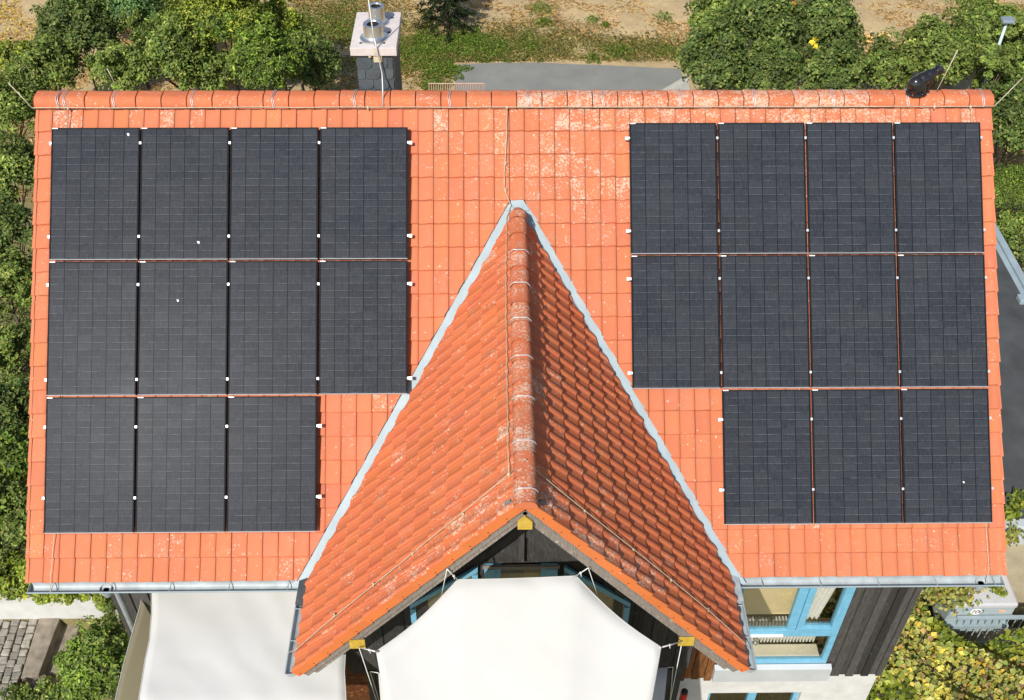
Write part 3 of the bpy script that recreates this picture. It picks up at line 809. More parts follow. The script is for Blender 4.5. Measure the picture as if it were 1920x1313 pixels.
# ================================================================== SOLAR PANELS
PW, PH, GX_, GY_ = 1.134, 1.722, .022, .022
TH = .035; HOV = .118
ROT = Matrix((tuple(EX), tuple(-ES), tuple(EN))).transposed().to_4x4()
def panel_proto():
    root = thing('solar_panel', (0, 0, 0), 'x', 'solar panel', 'black solar panels on the front roof slope')
    b = .014
    fr = MB()
    for (x0, x1, y0, y1) in ((0, PW, .009, b), (0, PW, PH-b, PH), (0, b, b, PH-b), (PW-b, PW, b, PH-b)): fr.box(x0, x1, y0, y1, -.0005, .0)
    fr.build('frame', mt_frameblk, root)
    sd_ = MB()
    for (x0, x1, y0, y1) in ((0, PW, .009, b), (0, PW, PH-b, PH), (0, b, b, PH-b), (PW-b, PW, b, PH-b)): sd_.box(x0, x1, y0, y1, -TH, -.0008)
    sd_.build('frame_side', mt_frameblk, root)
    lp_ = MB(); lp_.box(.002, PW-.002, -.001, .0088, -TH, .0002); lp_.build('lower_lip_sheen', mt_lip_sheen, root)  # strip painted pale for the sky's reflection in the bevel
    gl = MB(); gl.box(b, PW-b, b, PH-b, -.008, -.002); gl.build('cells', mt_cell, root)
    lb = MB(); lb.box(.006, .078, PH-.0135, PH-.0015, .0003, .0012); lb.build('sticker', mt_white, root)
    return root
proto = panel_proto()
kids = list(proto.children)
first = True
RN = ['top', 'middle', 'bottom']; ON = ['first', 'second', 'third', 'fourth']
arrays = [('left', -6.03, .45, [(0, 4), (0, 4), (0, 3)]), ('right', 1.466, .399, [(0, 4), (0, 4), (1, 3)])]
panels = {}
for an, ax0, as0, rws in arrays:
    for r, (c0, cn) in enumerate(rws):
        for c in range(cn):
            if first: t = proto; first = False
            else:
                t = proto.copy(); col.objects.link(t)
                for k in kids:
                    q = k.copy(); col.objects.link(q); q.parent = t
            jig = random.uniform(-.002, .002)
            P = S(ax0+(c0+c)*(PW+GX_)+jig, as0+r*(PH+GY_)+PH, HOV+TH*.5+random.uniform(-.001, .001))
            t.matrix_world = Matrix.Translation(P) @ ROT
            t['label'] = 'black solar panel, %s from the left in the %s row of the %s block' % (ON[c], RN[r], an)
            panels[(an, r, c)] = t
def dropping(t, x, y, s):
    d = MB(); d.ball((x, y, .0), (s, s*1.3, .003), u=9, v=4); d.ball((x-s*.9, y+s*.7, .0), (s*.6, s*.7, .003), u=7, v=4)
    d.build('bird_dropping', mt_white, t)
dropping(panels[('left', 0, 0)], .99, PH-.09, .014)
dropping(panels[('left', 0, 1)], .76, .22, .014); dropping(panels[('left', 1, 1)], .50, PH-.51, .012)
dropping(panels[('right', 2, 2)], .78, .52, .010)

# rails with their clamps
RP = ['upper', 'lower']
for an, ax0, as0, rws in arrays:
    for r, (c0, cn) in enumerate(rws):
        for q, off in enumerate((.20, 1.42) if r < 2 else (.38, 1.28)):
            if r == 1: off = (.30, 1.52)[q]
            s = as0+r*(PH+GY_)+off; xa = ax0+c0*(PW+GX_); xb = xa+cn*(PW+GX_)-GX_
            rt = thing('mounting_rail', tuple(S((xa+xb)/2, s, .0)), 'silver rail under the %s part of the %s panel row, %s block' % (RP[q], RN[r], an), 'rail', 'mounting rails of the solar panels')
            rt.matrix_world = Matrix.Translation(S(xa, s, HOV+TH*.5)) @ ROT
            L = xb-xa; m_ = MB(); e0, e1 = (.035, .06) if an == 'left' else (.055, .035)
            m_.box(-e0, L+e1, -.018, .018, -TH-.042, -TH-.002)
            m_.build('rail_bar', mt_alu, rt)
            for j in range(cn+1):
                x = -.012 if j == 0 else (L+.012 if j == cn else j*(PW+GX_)-GX_/2)
                k_ = MB(); k_.box(x-.0085, x+.0085, -.016, .016, -TH, .003); k_.box(x-.014, x+.014, -.015, .015, .0012, .0045)
                k_.tube([(x, 0, .004), (x, 0, .010)], .0055, 6)
                if (j == cn and an == 'left') or (j == 0 and an == 'right'):
                    sg = 1 if j == cn else -1
                    k_.box(min(x+sg*.012, x+sg*.048), max(x+sg*.012, x+sg*.048), -.024, .020, -.028, -.004)
                k_.build('clamp', mt_alu, rt)

# ================================================================== LIGHTNING CONDUCTOR
lc = thing('lightning_conductor', (0, 0, ZR), 'galvanised lightning conductor wire running along the ridge and down the roof', 'lightning conductor')
lc.location = (0, 0, 0)
def wire(name, pts, r=.006, mat=None, jit=.0):
    m_ = MB(); P = [vec(p) for p in pts]; out = [P[0]]
    for a, b in zip(P[:-1], P[1:]):
        n_ = max(1, int((b-a).length/.35))
        for i in range(1, n_+1):
            q = a.lerp(b, i/n_)
            if i < n_: q = q+Vector((random.uniform(-jit, jit), random.uniform(-jit, jit), random.uniform(-jit, jit)))
            out.append(q)
    m_.tube(out, r, 6); return m_.build(name, mat or mt_wire, lc, smooth=True)
sr = .135
sr = .168
wire('ridge_wire', [S(XL-.03, sr, .075), S(XR+.02, sr, .075)], .0065, jit=.004)
wire('air_rod', [S(XL-.03, sr, .075), (XL-.30, -.02, ZR+.22)], .007)
wire('air_rod', [S(XR+.02, sr, .075), (XR+.34, -.02, ZR+.27)], .007)
wire('air_rod', [(-5.28, .16, 9.75), (-5.33, .16, 10.0)], .006)
wire('air_rod', [(5.52, -.06, 9.80), (5.66, .02, 10.33)], .007)
wire('down_wire', [S(-5.85, sr, .075), S(-5.88, .9, .06), S(-5.93, 5.7, .05), S(-5.96, 6.2, .05), (-5.96, gy-.08, gz+.02)], .0055, jit=.003)
wire('down_wire', [S(5.98, sr, .075), S(5.97, .9, .06), S(6.02, 5.7, .05), S(6.04, 6.2, .05), (6.0, gy-.07, gz+.02)], .0055, jit=.003)
f_, _, no_ = DR(-1); f2_, _, _ = DR(1)
cw_ = lambda y, s: f_(y, s, .055)
wire('down_wire', [S(-.13, sr, .075), S(-.14, .60, .06), S(-.17, 1.05, .06), S(-.17, 1.25, .06), S(-.09, 1.46, .06), f_(YRD-.15, .17, .05), f_(YRD-1.2, .19, .055), f_(-4.0, .20, .05), f_(YV+.42, .19, .05)], .0055, jit=.004)
wire('down_wire', [f_(YV+.42, .19, .05), f_(YV+.40, .6, .05), f_(YV+.36, 2.0, .05), f_(YV+.32, 3.6, .05), f_(YV+.28, SLD-.06, .05), (-QW-.12, YV+.3, QE-.04)], .0055, jit=.003)
wire('down_wire', [f_(YV+.42, .19, .05), (0, YV+.38, QZ+.165), f2_(YV+.42, .18, .05), f2_(YV+.40, .6, .055), f2_(YV+.40, 2.0, .055), f2_(YV+.38, 3.3, .055), f2_(YV+.32, SLD-.1, .055), (QW+.10, YV+.3, QE-.04)], .0055, jit=.003)
def holder(p, r=.014):
    m_ = MB(); m_.ball(p, r, u=8, v=5); m_.box(p.x-.008, p.x+.008, p.y-.02, p.y+.02, p.z-.03, p.z-.002); m_.build('wire_holder', mt_wire, lc)
for s in (.9, 1.25): holder(S(-.15, s, .06))
for sl_s in (.95, 1.85, 2.6, 3.4):
    holder(f_(YV+.37, sl_s, .045)); holder(f2_(YV+.40, sl_s, .05))
for p in (S(-5.85, sr, .07), S(5.98, sr, .07), S(-.13, sr, .07), S(5.5, sr, .07), S(-1.95, sr, .07), (f_(YV+.42, .19, .05))): holder(p, .02)
# clips over the ridge caps
for px in (108, 120, 213, 360, 512, 665, 843, 990, 1131, 1275, 1415, 1562, 1702, 1843):
    x = at(px, 185, Y=-.1)[0]; m_ = MB()
    for dx in (-.011, .011):
        arc = [Vector((x+dx+.01*math.sin(a*3), .168*math.sin(a), capz-.0+.152*min(math.cos(a), .88))) for a in [R(q) for q in range(-75, 60, 15)]]
        m_.tube([S(x, sr+.01, .075)]+arc, .0045, 5)
    m_.build('ridge_clip', mt_alu, lc, smooth=True)
for k in range(1, 9):
    y = YRD-.5-.62*k
    if y < YV+.0: break
    m_ = MB(); arc = [Vector((.135*math.sin(a), y, QZ+.02+.138*min(math.cos(a), .88))) for a in [R(q) for q in range(-70, 71, 14)]]
    m_.tube(arc, .006, 5); m_.build('ridge_clip', mt_alu, lc, smooth=True)
# chimney rod
cr = vec((cx+.03, cy0+.02, 9.72))
wire('air_rod', [S(cx+.10, sr, .075), (cx+.10, -.02, 9.86), (cx+.09, cy0-.03, 9.95), (cx+.06, cy0-.03, 10.2), (cx+.03, cy0-.03, 10.45)], .009, mt_alu)
wire('air_rod', [(cx+.03, cy0-.03, 10.35), (cx-.02, cy0-.03, 11.45)], .0085, mt_white)

# ================================================================== CAT FIGURINE
cat = thing('cat_figurine', (5.24, 0, capz+.135), 'glossy black ceramic cat crouching on the right end of the ridge', 'figurine')
B = MB(); 
def eb(c, r, rx=0, ry=0, rz=0): B.ball(c, r, M=Matrix.Rotation(rz, 3, 'Z') @ Matrix.Rotation(ry, 3, 'Y') @ Matrix.Rotation(rx, 3, 'X'), u=20, v=14)
eb((0, -.015, .120), (.118, .100, .122)); eb((.075, 0, .175), (.130, .090, .098), 0, R(-28)); eb((.155, .01, .225), (.11, .074, .080), 0, R(-25))
eb((.035, -.085, .075), (.085, .035, .075)); eb((.035, .07, .075), (.085, .035, .075))
eb((.225, .02, .262), (.075, .058, .060), 0, R(-18)); eb((.285, .03, .278), (.074, .070, .062)); eb((.345, .035, .252), (.036, .036, .030))
for sy in (-.035, .04):
    B.tube([(.165, sy, .20), (.175, sy*1.1, .12), (.165, sy*1.1, .03)], [.040, .026, .020], 12); eb((.175, sy*1.2, .014), (.034, .020, .016))
eb((.10, -.10, .014), (.045, .020, .016)); eb((.10, .09, .014), (.045, .02, .016))
for sy in (-.015, .075):
    B.tube([(.272, sy, .305), (.262, sy*1.05, .375)], [.030, .004], 8)
B.tube([(-.09, .0, .03), (-.12, -.06, .02), (-.07, -.125, .016), (.03, -.14, .016), (.11, -.13, .016)], [.026, .022, .020, .018, .012], 10)
bo = B.build('body', mt_glaze, cat); rm = bo.modifiers.new('remesh', 'REMESH'); rm.mode = 'VOXEL'; rm.voxel_size = .007; rm.use_smooth_shade = True
smm = bo.modifiers.new('smooth', 'SMOOTH'); smm.iterations = 4; smm.factor = .6
cat.rotation_euler = (0, 0, R(8))

# ================================================================== SUN SAILS
def patch(name, A, Bc, mat, nu=28, nv=20, sag=.06, parent=None, rip=.0, pinch=.10):
    """ruled cloth between the edge curve A and the edge curve Bc, hollowed by sag"""
    def ev(C, t):
        L = [0]; C = [Vector(c) for c in C]
        for a, b in zip(C[:-1], C[1:]): L.append(L[-1]+(b-a).length)
        q = t*L[-1]
        for i in range(len(C)-1):
            if q <= L[i+1]+1e-9: return C[i].lerp(C[i+1], (q-L[i])/(L[i+1]-L[i]))
        return C[-1]
    m_ = MB(); vs = []
    for j in range(nv+1):
        for i in range(nu+1):
            u, v = i/nu, j/nv; p = ev(A, u).lerp(ev(Bc, u), v)
            p = p-Vector((0, 0, 1))*sag*math.sin(math.pi*u)*math.sin(math.pi*v)
            p = p+Vector((0, 0, 1))*rip*math.sin(9*u+7*v)*math.sin(math.pi*v)
            p.x += -pinch*math.sin(math.pi*v)*(2*u-1)*.5
            vs.append(p)
    m_.add(vs, [(j*(nu+1)+i, j*(nu+1)+i+1, (j+1)*(nu+1)+i+1, (j+1)*(nu+1)+i) for j in range(nv) for i in range(nu)])
    o = m_.build(name, mat, parent, smooth=True); s_ = o.modifiers.new('thick', 'SOLIDIFY'); s_.thickness = .003; return o
def hem(pts, parent, r=.006):
    m_ = MB(); m_.tube(pts, r, 6); m_.build('hem', mt_cloth, parent, smooth=True)
def rope(pts, parent, r=.006):
    m_ = MB(); m_.tube(pts, r, 6); m_.build('rope', mt_rope, parent, smooth=True)
A1 = vec(at(858, 1087, Y=YV+.12)); B1 = vec(at(1080, 1080, Y=YV+.12)); CL = vec(at(705, 1222, Y=YV-.40)); CR = vec(at(1240, 1214, Y=YV-.40))
def arcpts(a, b, bul, n=8):
    out = []
    for i in range(n+1):
        t = i/n; p = a.lerp(b, t); out.append(p+Vector((0, 0, bul*math.sin(math.pi*t))))
    return out
ps = [Vector(q) for q in []]
crv = arcpts(CL, A1, -.10)+arcpts(A1, B1, -.012)[1:]+arcpts(B1, CR, -.10)[1:]
def onray(px, py, Y): return vec(at(px, py, Y=Y))
fL = onray(716, 1262, -6.35); 
front = []
NF = len(crv)
fl0, fl1 = Vector((-.95, -9.6, 3.0)), Vector((.80, -9.6, 3.0))
for i in range(NF): front.append(fl0.lerp(fl1, i/(NF-1))+Vector((0, 0, .12*math.sin(math.pi*i/(NF-1)))))
ss = thing('sun_sail', (0, -6, 5), 'large white shade sail stretched out from the dormer gable', 'shade sail'); ss.location = (0, 0, 0)
patch('sail_cloth', crv, front, mt_cloth, 40, 30, .10, ss)
hem(crv, ss)
hkL = onray(838, 1067, YV+.0); hkR = onray(1103, 1065, YV+.0)
rope([A1, hkL], ss); rope([hkL, onray(826, 1125, YV+.1)], ss, .004); rope([B1, hkR], ss); rope([hkR, onray(1123, 1124, YV+.1)], ss, .004)
eL = onray(673, 1214, YV+.005); eR = onray(1279, 1203, YV+.005)
rope([CL, eL], ss, .008); rope([CR, eR], ss, .008)
rope([eL, onray(706, 1313, YG-.05), onray(730, 1380, YG-.05)], ss, .0055); rope([eR, onray(1257, 1313, YG-.05), onray(1245, 1360, YG-.05)], ss, .0055)
for c_, e_ in ((A1, hkL), (B1, hkR), (CL, eL), (CR, eR)):
    k_ = MB(); d_ = (c_-e_).normalized(); k_.tube([c_-d_*.012, c_+d_*.045], .012, 6); k_.build('carabiner', mt_steel, ss)
    kn = MB(); q_ = e_.lerp(c_, .62); kn.ball(q_, .015, u=7, v=5); kn.tube([q_, q_+Vector((.01, -.01, -.05))], .005, 5); kn.build('knot', mt_rope, ss)
# second sail hung below the first
s2 = thing('sun_sail', (0, 0, 0), 'lower white shade sail mostly hidden beneath the large one on the dormer', 'shade sail')
L2 = onray(709, 1262, -5.75); R2 = onray(1252, 1252, -5.75)
c2_ = arcpts(L2, R2, -.05, 10); f2 = [Vector((-1.5, -9.0, 2.0)).lerp(Vector((1.42, -9.0, 2.0)), i/10) for i in range(11)]
patch('sail_cloth', c2_, f2, mt_cloth, 16, 16, .06, s2)
wL, wR = onray(694, 1259, YG-.04), onray(1262, 1251, YG-.04)
rope([L2, wL, onray(716, 1330, YG-.05)], s2); rope([R2, wR, onray(1255, 1330, YG-.05)], s2)
# left awning
s3 = thing('sun_sail', (0, 0, 0), 'wide white shade sail stretched flat below the left gutter', 'shade sail')
zz = 4.55
def az(px, py, z=zz): return vec(at(px, py, z))
lft = [az(283, 1092), az(284, 1150), az(280, 1200), az(272, 1238), az(260, 1313), az(240, 1420, zz-.2)]
rgt = [az(650, 1085), az(650, 1150), az(648, 1225), az(646, 1260), az(649, 1313), az(660, 1420, zz-.2)]
patch('sail_cloth', rgt, lft, mt_cloth_lit, 24, 24, .06, s3, rip=.012, pinch=0)
hem(lft, s3); hem(rgt, s3)
# side curtain, hanging free to the left of it
s4 = thing('side_curtain', (0, 0, 0), 'beige side curtain hanging along the left edge of the white awning', 'curtain')
c_top = [az(271, 1098, 4.2), az(262, 1140, 4.2), az(250, 1181, 4.2), az(231, 1250, 4.2), az(216, 1313, 4.2), az(190, 1420, 4.2)]
c_bot = [p+Vector((0.02, 0, -1.4)) for p in c_top]
patch('curtain_cloth', c_top, c_bot, mt_beigecloth, 20, 8, 0, s4, rip=.0)
hem([p+Vector((0, 0, .004)) for p in c_top], s4)

# ================================================================== ROOM BEHIND THE WINDOW
rad = thing('radiator', (3.7, YW+.32, 2.2), 'white finned radiator behind the lower pane of the blue window', 'radiator'); rad.location = (0, 0, 0)
rb_ = MB()
x = wx0+.13
while x < wx1-.15:
    rb_.box(x, x+.022, YW+.30, YW+.40, 2.45, 3.02); x += .050
rb_.build('fin', mt_white, rad); rp_ = MB(); rp_.box(wx0+.12, wx1-.14, YW+.33, YW+.37, 2.5, 2.9); rp_.build('core', mt_conc, rad)
kn = MB(); kn.ball((3.62, YW+.20, 2.62), .05); tag(kn.build('glass_ball', mt_steel), 'round silver ball hanging behind the lower window pane', 'ornament')
bl = MB(); bl.box(wx0+.08, ml+.10, YW+.24, YW+.245, 3.36, 4.56); bl.tube([(wx0+.08, YW+.242, 3.35), (ml+.1, YW+.242, 3.35)], .012, 8); tag(bl.build('added_blind', simple('beige_blind', (.88, .70, .42), .05, 2, .8)), 'beige blind added behind the large window pane to catch the skylight', 'blind')  # blind added close to the glass so skylight brightens the pane
lg_ = MB(); lg_.box(wx0+.09, wx1-.10, YW+.07, YW+.27, 2.30, 2.44); lg_.build('inner_ledge', simple('cream_ledge', (.80, .74, .58), .05, 2, .6), house)
cu = thing('curtain', (0, 0, 0), 'white net curtain hanging inside the right casement of the blue window', 'curtain')
cm = MB(); vs = []
for i in range(25):
    x = 4.22+i*.014; y = YW+.16+.03*math.sin(i*1.3)
    vs += [(x-.02, y-.03, 4.56), (x-.14, y+.02, 3.32)]
cm.add(vs, [(2*i, 2*i+1, 2*i+3, 2*i+2) for i in range(24)]); cm.build('cloth', mt_white, cu, smooth=True)
bdx = MB(); bdx.box(2.95, 4.0, YW+1.05, YW+2.2, 2.16, 2.62); tag(bdx.build('bed', mt_beige, bevel=.02), 'beige bed seen through the large pane of the blue window', 'bed')
cb2 = MB(); cb2.box(4.12, 4.42, YW+.9, YW+1.7, 2.16, 2.75); tag(cb2.build('cupboard', simple('honey_wood', (.45, .26, .08), .15, 5, .5), bevel=.01), 'narrow honey coloured cupboard seen through the right casement', 'cupboard')

# ================================================================== RIGHT SIDE: annex, trailer, gate
an = thing('annex', (0, 0, 0), 'low flat roofed annex in dark felt beside the right gable', 'annex')
za = 2.8; ax1 = 10.62
m_ = MB(); m_.box(6.6, ax1-.15, -1.6, 6.6, -.9, za-.12); m_.build('wall', simple('ochre_plaster', (.40, .34, .23), .18, 3, .9, bump=.3), an)
m_ = MB()
rr = random.Random(4); X = 6.4
while X < ax1-.1:
    x1_ = min(X+1.0, ax1-.08); m_.box(X, x1_, -1.78, 6.8, za-.12, za+.002+.003*rr.random()); X = x1_
m_.build('felt_roof', mt_felt, an)
m_ = MB(); m_.box(ax1-.08, ax1+.06, -1.9, 6.9, za-.16, za+.06); m_.box(ax1-.20, ax1-.085, -1.9, 6.9, za-.02, za+.012); m_.build('roof_edge', mt_zinc, an, bevel=.01)
m_ = MB(); m_.box(6.4, ax1-.21, -1.95, -1.785, za-.16, za+.05); m_.box(6.4, ax1-.21, -2.12, -1.955, za-.22, za-.03); m_.build('front_edge', mt_sill, an, bevel=.008)
e_ = vec(at(1916, 562, za+.06)); m_ = MB(); m_.box(e_.x-.07, e_.x+.10, e_.y-.1, e_.y+.12, za+.0, za+.12); m_.build('edge_joint', mt_zinc, an, bevel=.02)
yd = MB(); yd.add([(6.3, -3.2, .02), (12.5, -3.2, .02), (12.5, -2.1, .02), (6.3, -2.1, .02)], [(0, 1, 2, 3)]); yd.add([(6.3, -3.2, .02), (12.5, -3.2, .02), (12.5, -3.2, -.85), (6.3, -3.2, -.85)], [(0, 1, 2, 3)])
struct(yd.build('yard', mt_paving))

tz = 1.25
tf = at(1908, 1133, tz); tl = at(1790, 1136, tz); tb = at(1888, 1066, tz)
tr_ = thing('trailer', (float((tf[0]+tl[0])/2), float(tf[1])+.5, 0), 'small pale grey box trailer with a round 100 plate, half buried in vine', 'trailer')
ox, oy = tr_.location.x, tr_.location.y
x0, x1, y0_, y1_ = tl[0]-ox, tf[0]-ox, tf[1]-oy, tf[1]-oy+1.35
m_ = MB(); m_.box(x0, x1, y0_+.02, y1_, .35, tz-.12); m_.build('trailer_body', simple('grey_box', (.33, .40, .42), .08, 5, .5), tr_, bevel=.02)
m_ = MB(); m_.box(x0-.03, x1+.03, y0_-.01, y1_+.03, tz-.13, tz); m_.build('trailer_lid', simple('grey_tarp', (.50, .50, .52), .06, 3, .7), tr_, bevel=.035)
m_ = MB(); m_.box(x0, x1, y0_-.09, y0_+.015, .62, .70); m_.build('drawbar_shelf', mt_zinc, tr_)
for sx in (x0+.05, x1-.05):
    wh = MB(); wh.tube([(sx-.06, y0_+.7, .28), (sx+.06, y0_+.7, .28)], .28, 24); wh.build('wheel', mt_rubber, tr_)
pc = vec(at(1837, 1136, Y=tf[1]-.005)); pz = pc.z
dsk = MB(); ring = [(pc.x-ox+.105*math.cos(R(a)), y0_-.004, tz-.215+.085*math.sin(R(a))) for a in range(0, 360, 15)]
m_ = MB(); m_.box(x0+.0, x1-.0, y0_-.0, y0_+.018, tz-.36, tz-.13); m_.build('front_panel', simple('grey_panel', (.36, .43, .45), .08, 5, .5), tr_)
dsk.prism(ring, (0, -.006, 0)); dsk.build('speed_plate', mt_white, tr_)
tc = bpy.data.curves.new('100', 'FONT'); tc.body = '100'; tc.size = .145; tc.align_x = 'CENTER'; tc.align_y = 'CENTER'; tc.extrude = .001; tc.shear = .25; tc.offset = 0
to = bpy.data.objects.new('tmp', tc); col.objects.link(to)
dg = bpy.context.evaluated_depsgraph_get(); tm = bpy.data.meshes.new_from_object(to.evaluated_get(dg)); bpy.data.objects.remove(to)
tm.materials.clear(); tm.materials.append(simple('black_ink', (.03, .03, .03), .05, 5, .6))
pn = link('plate_digits', tm, tr_); pn.location = (pc.x-ox, y0_-.013, tz-.215); pn.rotation_euler = (R(90), 0, 0)
m_ = MB(); lx = at(1882, 1139, Y=tf[1])[0]-ox; m_.tube([(lx-.06, y0_-.005, tz-.2), (lx+.06, y0_-.005, tz-.2)], .018, 8); m_.build('marker_lamp', simple('amber_lens', (.75, .35, .22), .1, 9, .3), tr_)

gt = thing('gate', (0, 0, 0), 'low galvanised gate with thin upright bars in front of the trailer', 'gate')
ga = vec(at(1795, 1158, .95)); gb = vec(at(1990, 1156, .95))
m_ = MB(); dirg = (gb-ga).normalized()
m_.prism([ga+Vector((0, .035, 0)), ga+Vector((0, -.035, 0)), ga+Vector((0, -.035, -.03)), ga+Vector((0, .035, -.03))], gb-ga); m_.build('top_rail', mt_zinc, gt)
m_ = MB(); L = (gb-ga).length; q = .05
while q < L: p = ga+dirg*q; m_.tube([p+Vector((0, 0, -.02)), p+Vector((-.0, -.0, -.95))], .010, 6); q += .125
m_.build('bar', mt_zinc, gt); m_ = MB(); m_.tube([ga+Vector((0, 0, -.8)), gb+Vector((0, 0, -.8))], .014, 6); m_.build('bottom_rail', mt_zinc, gt)

rt_ = vec(at(1283, 1300, Y=-4.6))
red = thing('lantern', (rt_.x, -4.6, 0), 'small red lantern with a dark top at the white wall under the bay', 'lantern')
m_ = MB(); m_.lathe([(.0, -.85), (.055, -.85), (.055, rt_.z+.0), (.048, rt_.z+.02)], (0, 0, 0), 16); m_.build('lantern_body', mt_red, red, smooth=True)
m_ = MB(); m_.lathe([(.048, rt_.z+.02), (.05, rt_.z+.06), (.03, rt_.z+.08), (.0, rt_.z+.08)], (0, 0, 0), 16); m_.build('cap', mt_rubber, red, smooth=True)

# street lamp
lp = vec(at(1890, 36, 4.0)); sl2 = thing('street_lamp', (lp.x, lp.y, 0), 'grey street lamp rising out of the hedge at the top right', 'street lamp')
m_ = MB(); m_.tube([(0, 0, 0), (0, 0, 2.6), (0, 0, 3.9)], [.06, .05, .035], 12); m_.build('pole', simple('lamp_pole', (.45, .58, .56), .08, 5, .5), sl2, smooth=True)
m_ = MB(); m_.prism([(-.17, -.14, 3.93), (.13, -.17, 3.93), (.19, .02, 3.93), (.12, .15, 3.93), (-.15, .13, 3.93)], (0, 0, .09)); m_.build('lamp_head', simple('lamp_housing', (.22, .27, .33), .08, 5, .45), sl2, bevel=.03)

# ================================================================== FRONT LEFT: steps, wall
gwall = MB()
gwall.box(-10.2, -WX-.05, -1.74, -1.52, -.9, .52); gwall.box(-6.6, -6.35, -2.6, -1.745, -.9, .1)
gwo = gwall.build('garden_wall', mt_plaster); tag(gwo, 'low whitewashed garden wall beside the stone steps', 'wall')
stp = thing('stone_steps', (-8, -2.5, 0), 'worn sandstone steps with a small cobbled landing left of the awning', 'steps'); stp.location = (0, 0, 0)
e1 = [at(122, 1158, 0), at(130, 1170, 0)]
def blk(name, pts, z0, z1, mat, bev=.02):
    m_ = MB(); m_.prism([(p[0], p[1], z1) for p in pts], (0, 0, z0-z1)); return m_.build(name, mat, stp, bevel=bev)
A_ = [at(73, 1158, .02), at(113, 1157, .02), at(72, 1267, .02), at(38, 1272, .02)]
blk('step', A_, -.86, .02, mt_stone)
B_ = [at(113, 1159, -.2), at(152, 1166, -.2), at(118, 1262, -.2), at(82, 1270, -.2)]
blk('step', B_, -.86, -.20, mt_stone)
C_ = [at(155, 1170, -.42), at(186, 1176, -.42), at(158, 1262, -.42), at(124, 1266, -.42)]
blk('step', C_, -.86, -.42, mt_stone)
cob = MB(); rr = random.Random(5)
o0 = np.array(at(73, 1158, .0)); vdir = np.array(at(38, 1272, .0))-o0; vl = np.linalg.norm(vdir); vdir /= vl; udir = np.array([-1.0, .0, 0])
for i in range(12):
    for j in range(10):
        w_ = .155; h_ = .125
        a = o0+udir*(.02+i*w_)+vdir*(.0+j*h_*1.25+(i % 2)*.07)
        c_ = [a, a+udir*(w_*.9), a+udir*(w_*.9)+vdir*h_*1.12, a+vdir*h_*1.12]
        t = rr.uniform(.7, 1.3); z = .0+rr.uniform(-.02, .015)
        cen = sum(c_)/4; c_ = [p+np.array([rr.uniform(-.014, .014), rr.uniform(-.014, .014), 0]) for p in c_]
        cob.prism([tuple((cen+(p-cen)*1.0)[:2])+(z,) for p in c_], (0, 0, -.08), (t, t, t, 1))
cobm = NT('cobble', .9); ca = cobm.attr(); cobm.base(cobm.mix(1, cobm.ramp(cobm.noise(9, 5), [(.3, (.20, .18, .15, 1)), (.7, (.34, .32, .27, 1))]), ca.outputs['Color'], 'MULTIPLY'))
cob.build('cobbles', cobm.m, stp, bevel=.018)
blk('joint_bed', [at(74, 1157, -.03), at(36, 1274, -.03), at(-140, 1274, -.03), at(-120, 1157, -.03)], -.86, -.045, simple('joint_sand', (.16, .13, .09), .2, 12, .95), 0)
for i, (px, py, s, lab) in enumerate(((75, 1282, .17, 'pale angular boulder at the foot of the stone steps'), (118, 1288, .15, 'grey boulder between the pale boulder and the green shrub'), (18, 1300, .13, 'small dark rock at the lower left corner'))):
    p = vec(at(px, py, -.1)); m_ = MB(); rr = random.Random(i+50)
    m_.ball((0, 0, 0), (s*1.4, s, s*.8), u=9, v=6); 
    m_.v = [(x*(1+rr.uniform(-.18, .18)), y*(1+rr.uniform(-.18, .18)), z*(1+rr.uniform(-.15, .15))) for x, y, z in m_.v]
    o = m_.build('boulder', mt_stone); o.location = (p.x, p.y, p.z-.05); tag(o, lab, 'boulder', 'boulders by the steps')

# ================================================================== VEGETATION
def leaves(cen, nor, size, asp, colr, fold=.18):
    """numpy leaves: two triangles with a folded midrib each -> verts, tris, colours"""
    n = len(cen); nor = nor/np.linalg.norm(nor, axis=1, keepdims=True)
    r_ = rng.normal(size=(n, 3)); t = np.cross(nor, r_); t /= np.linalg.norm(t, axis=1, keepdims=True)+1e-9; b = np.cross(nor, t)
    L = (size*(.65+.7*rng.random(n)))[:, None]; Wd = L*asp
    base = cen-t*L*.5; tip = cen+t*L*.5-nor*L*.12; lf_ = cen+b*Wd*.5+nor*L*fold+t*L*-.05; rt2 = cen-b*Wd*.5+nor*L*fold+t*L*-.05
    V = np.stack([base, rt2, tip, lf_], 1).reshape(-1, 3)
    i0 = np.arange(n)[:, None]*4; F = np.concatenate([i0+np.array([[0, 1, 2]]), i0+np.array([[0, 2, 3]])], 1).reshape(-1, 3)
    Cc = np.repeat(colr, 2, axis=0); return V, F, Cc
def leafmesh(name, parts, parent):
    V = []; F = []; Cc = []; o = 0
    for v, f, c in parts: V.append(v); F.append(f+o); Cc.append(c); o += len(v)
    V = np.concatenate(V); F = np.concatenate(F); Cc = np.concatenate(Cc)
    me = bpy.data.meshes.new(name); me.vertices.add(len(V)); me.vertices.foreach_set('co', V.astype('f').ravel())
    me.loops.add(len(F)*3); me.loops.foreach_set('vertex_index', F.astype('i').ravel())
    me.polygons.add(len(F)); me.polygons.foreach_set('loop_start', np.arange(0, len(F)*3, 3, dtype='i'))
    a = me.attributes.new('tint', 'FLOAT_COLOR', 'FACE'); a.data.foreach_set('color', np.concatenate([Cc, np.ones((len(Cc), 1))], 1).astype('f').ravel())
    me.materials.append(mt_leaf); me.update(); me.validate(); return link(name, me, parent)
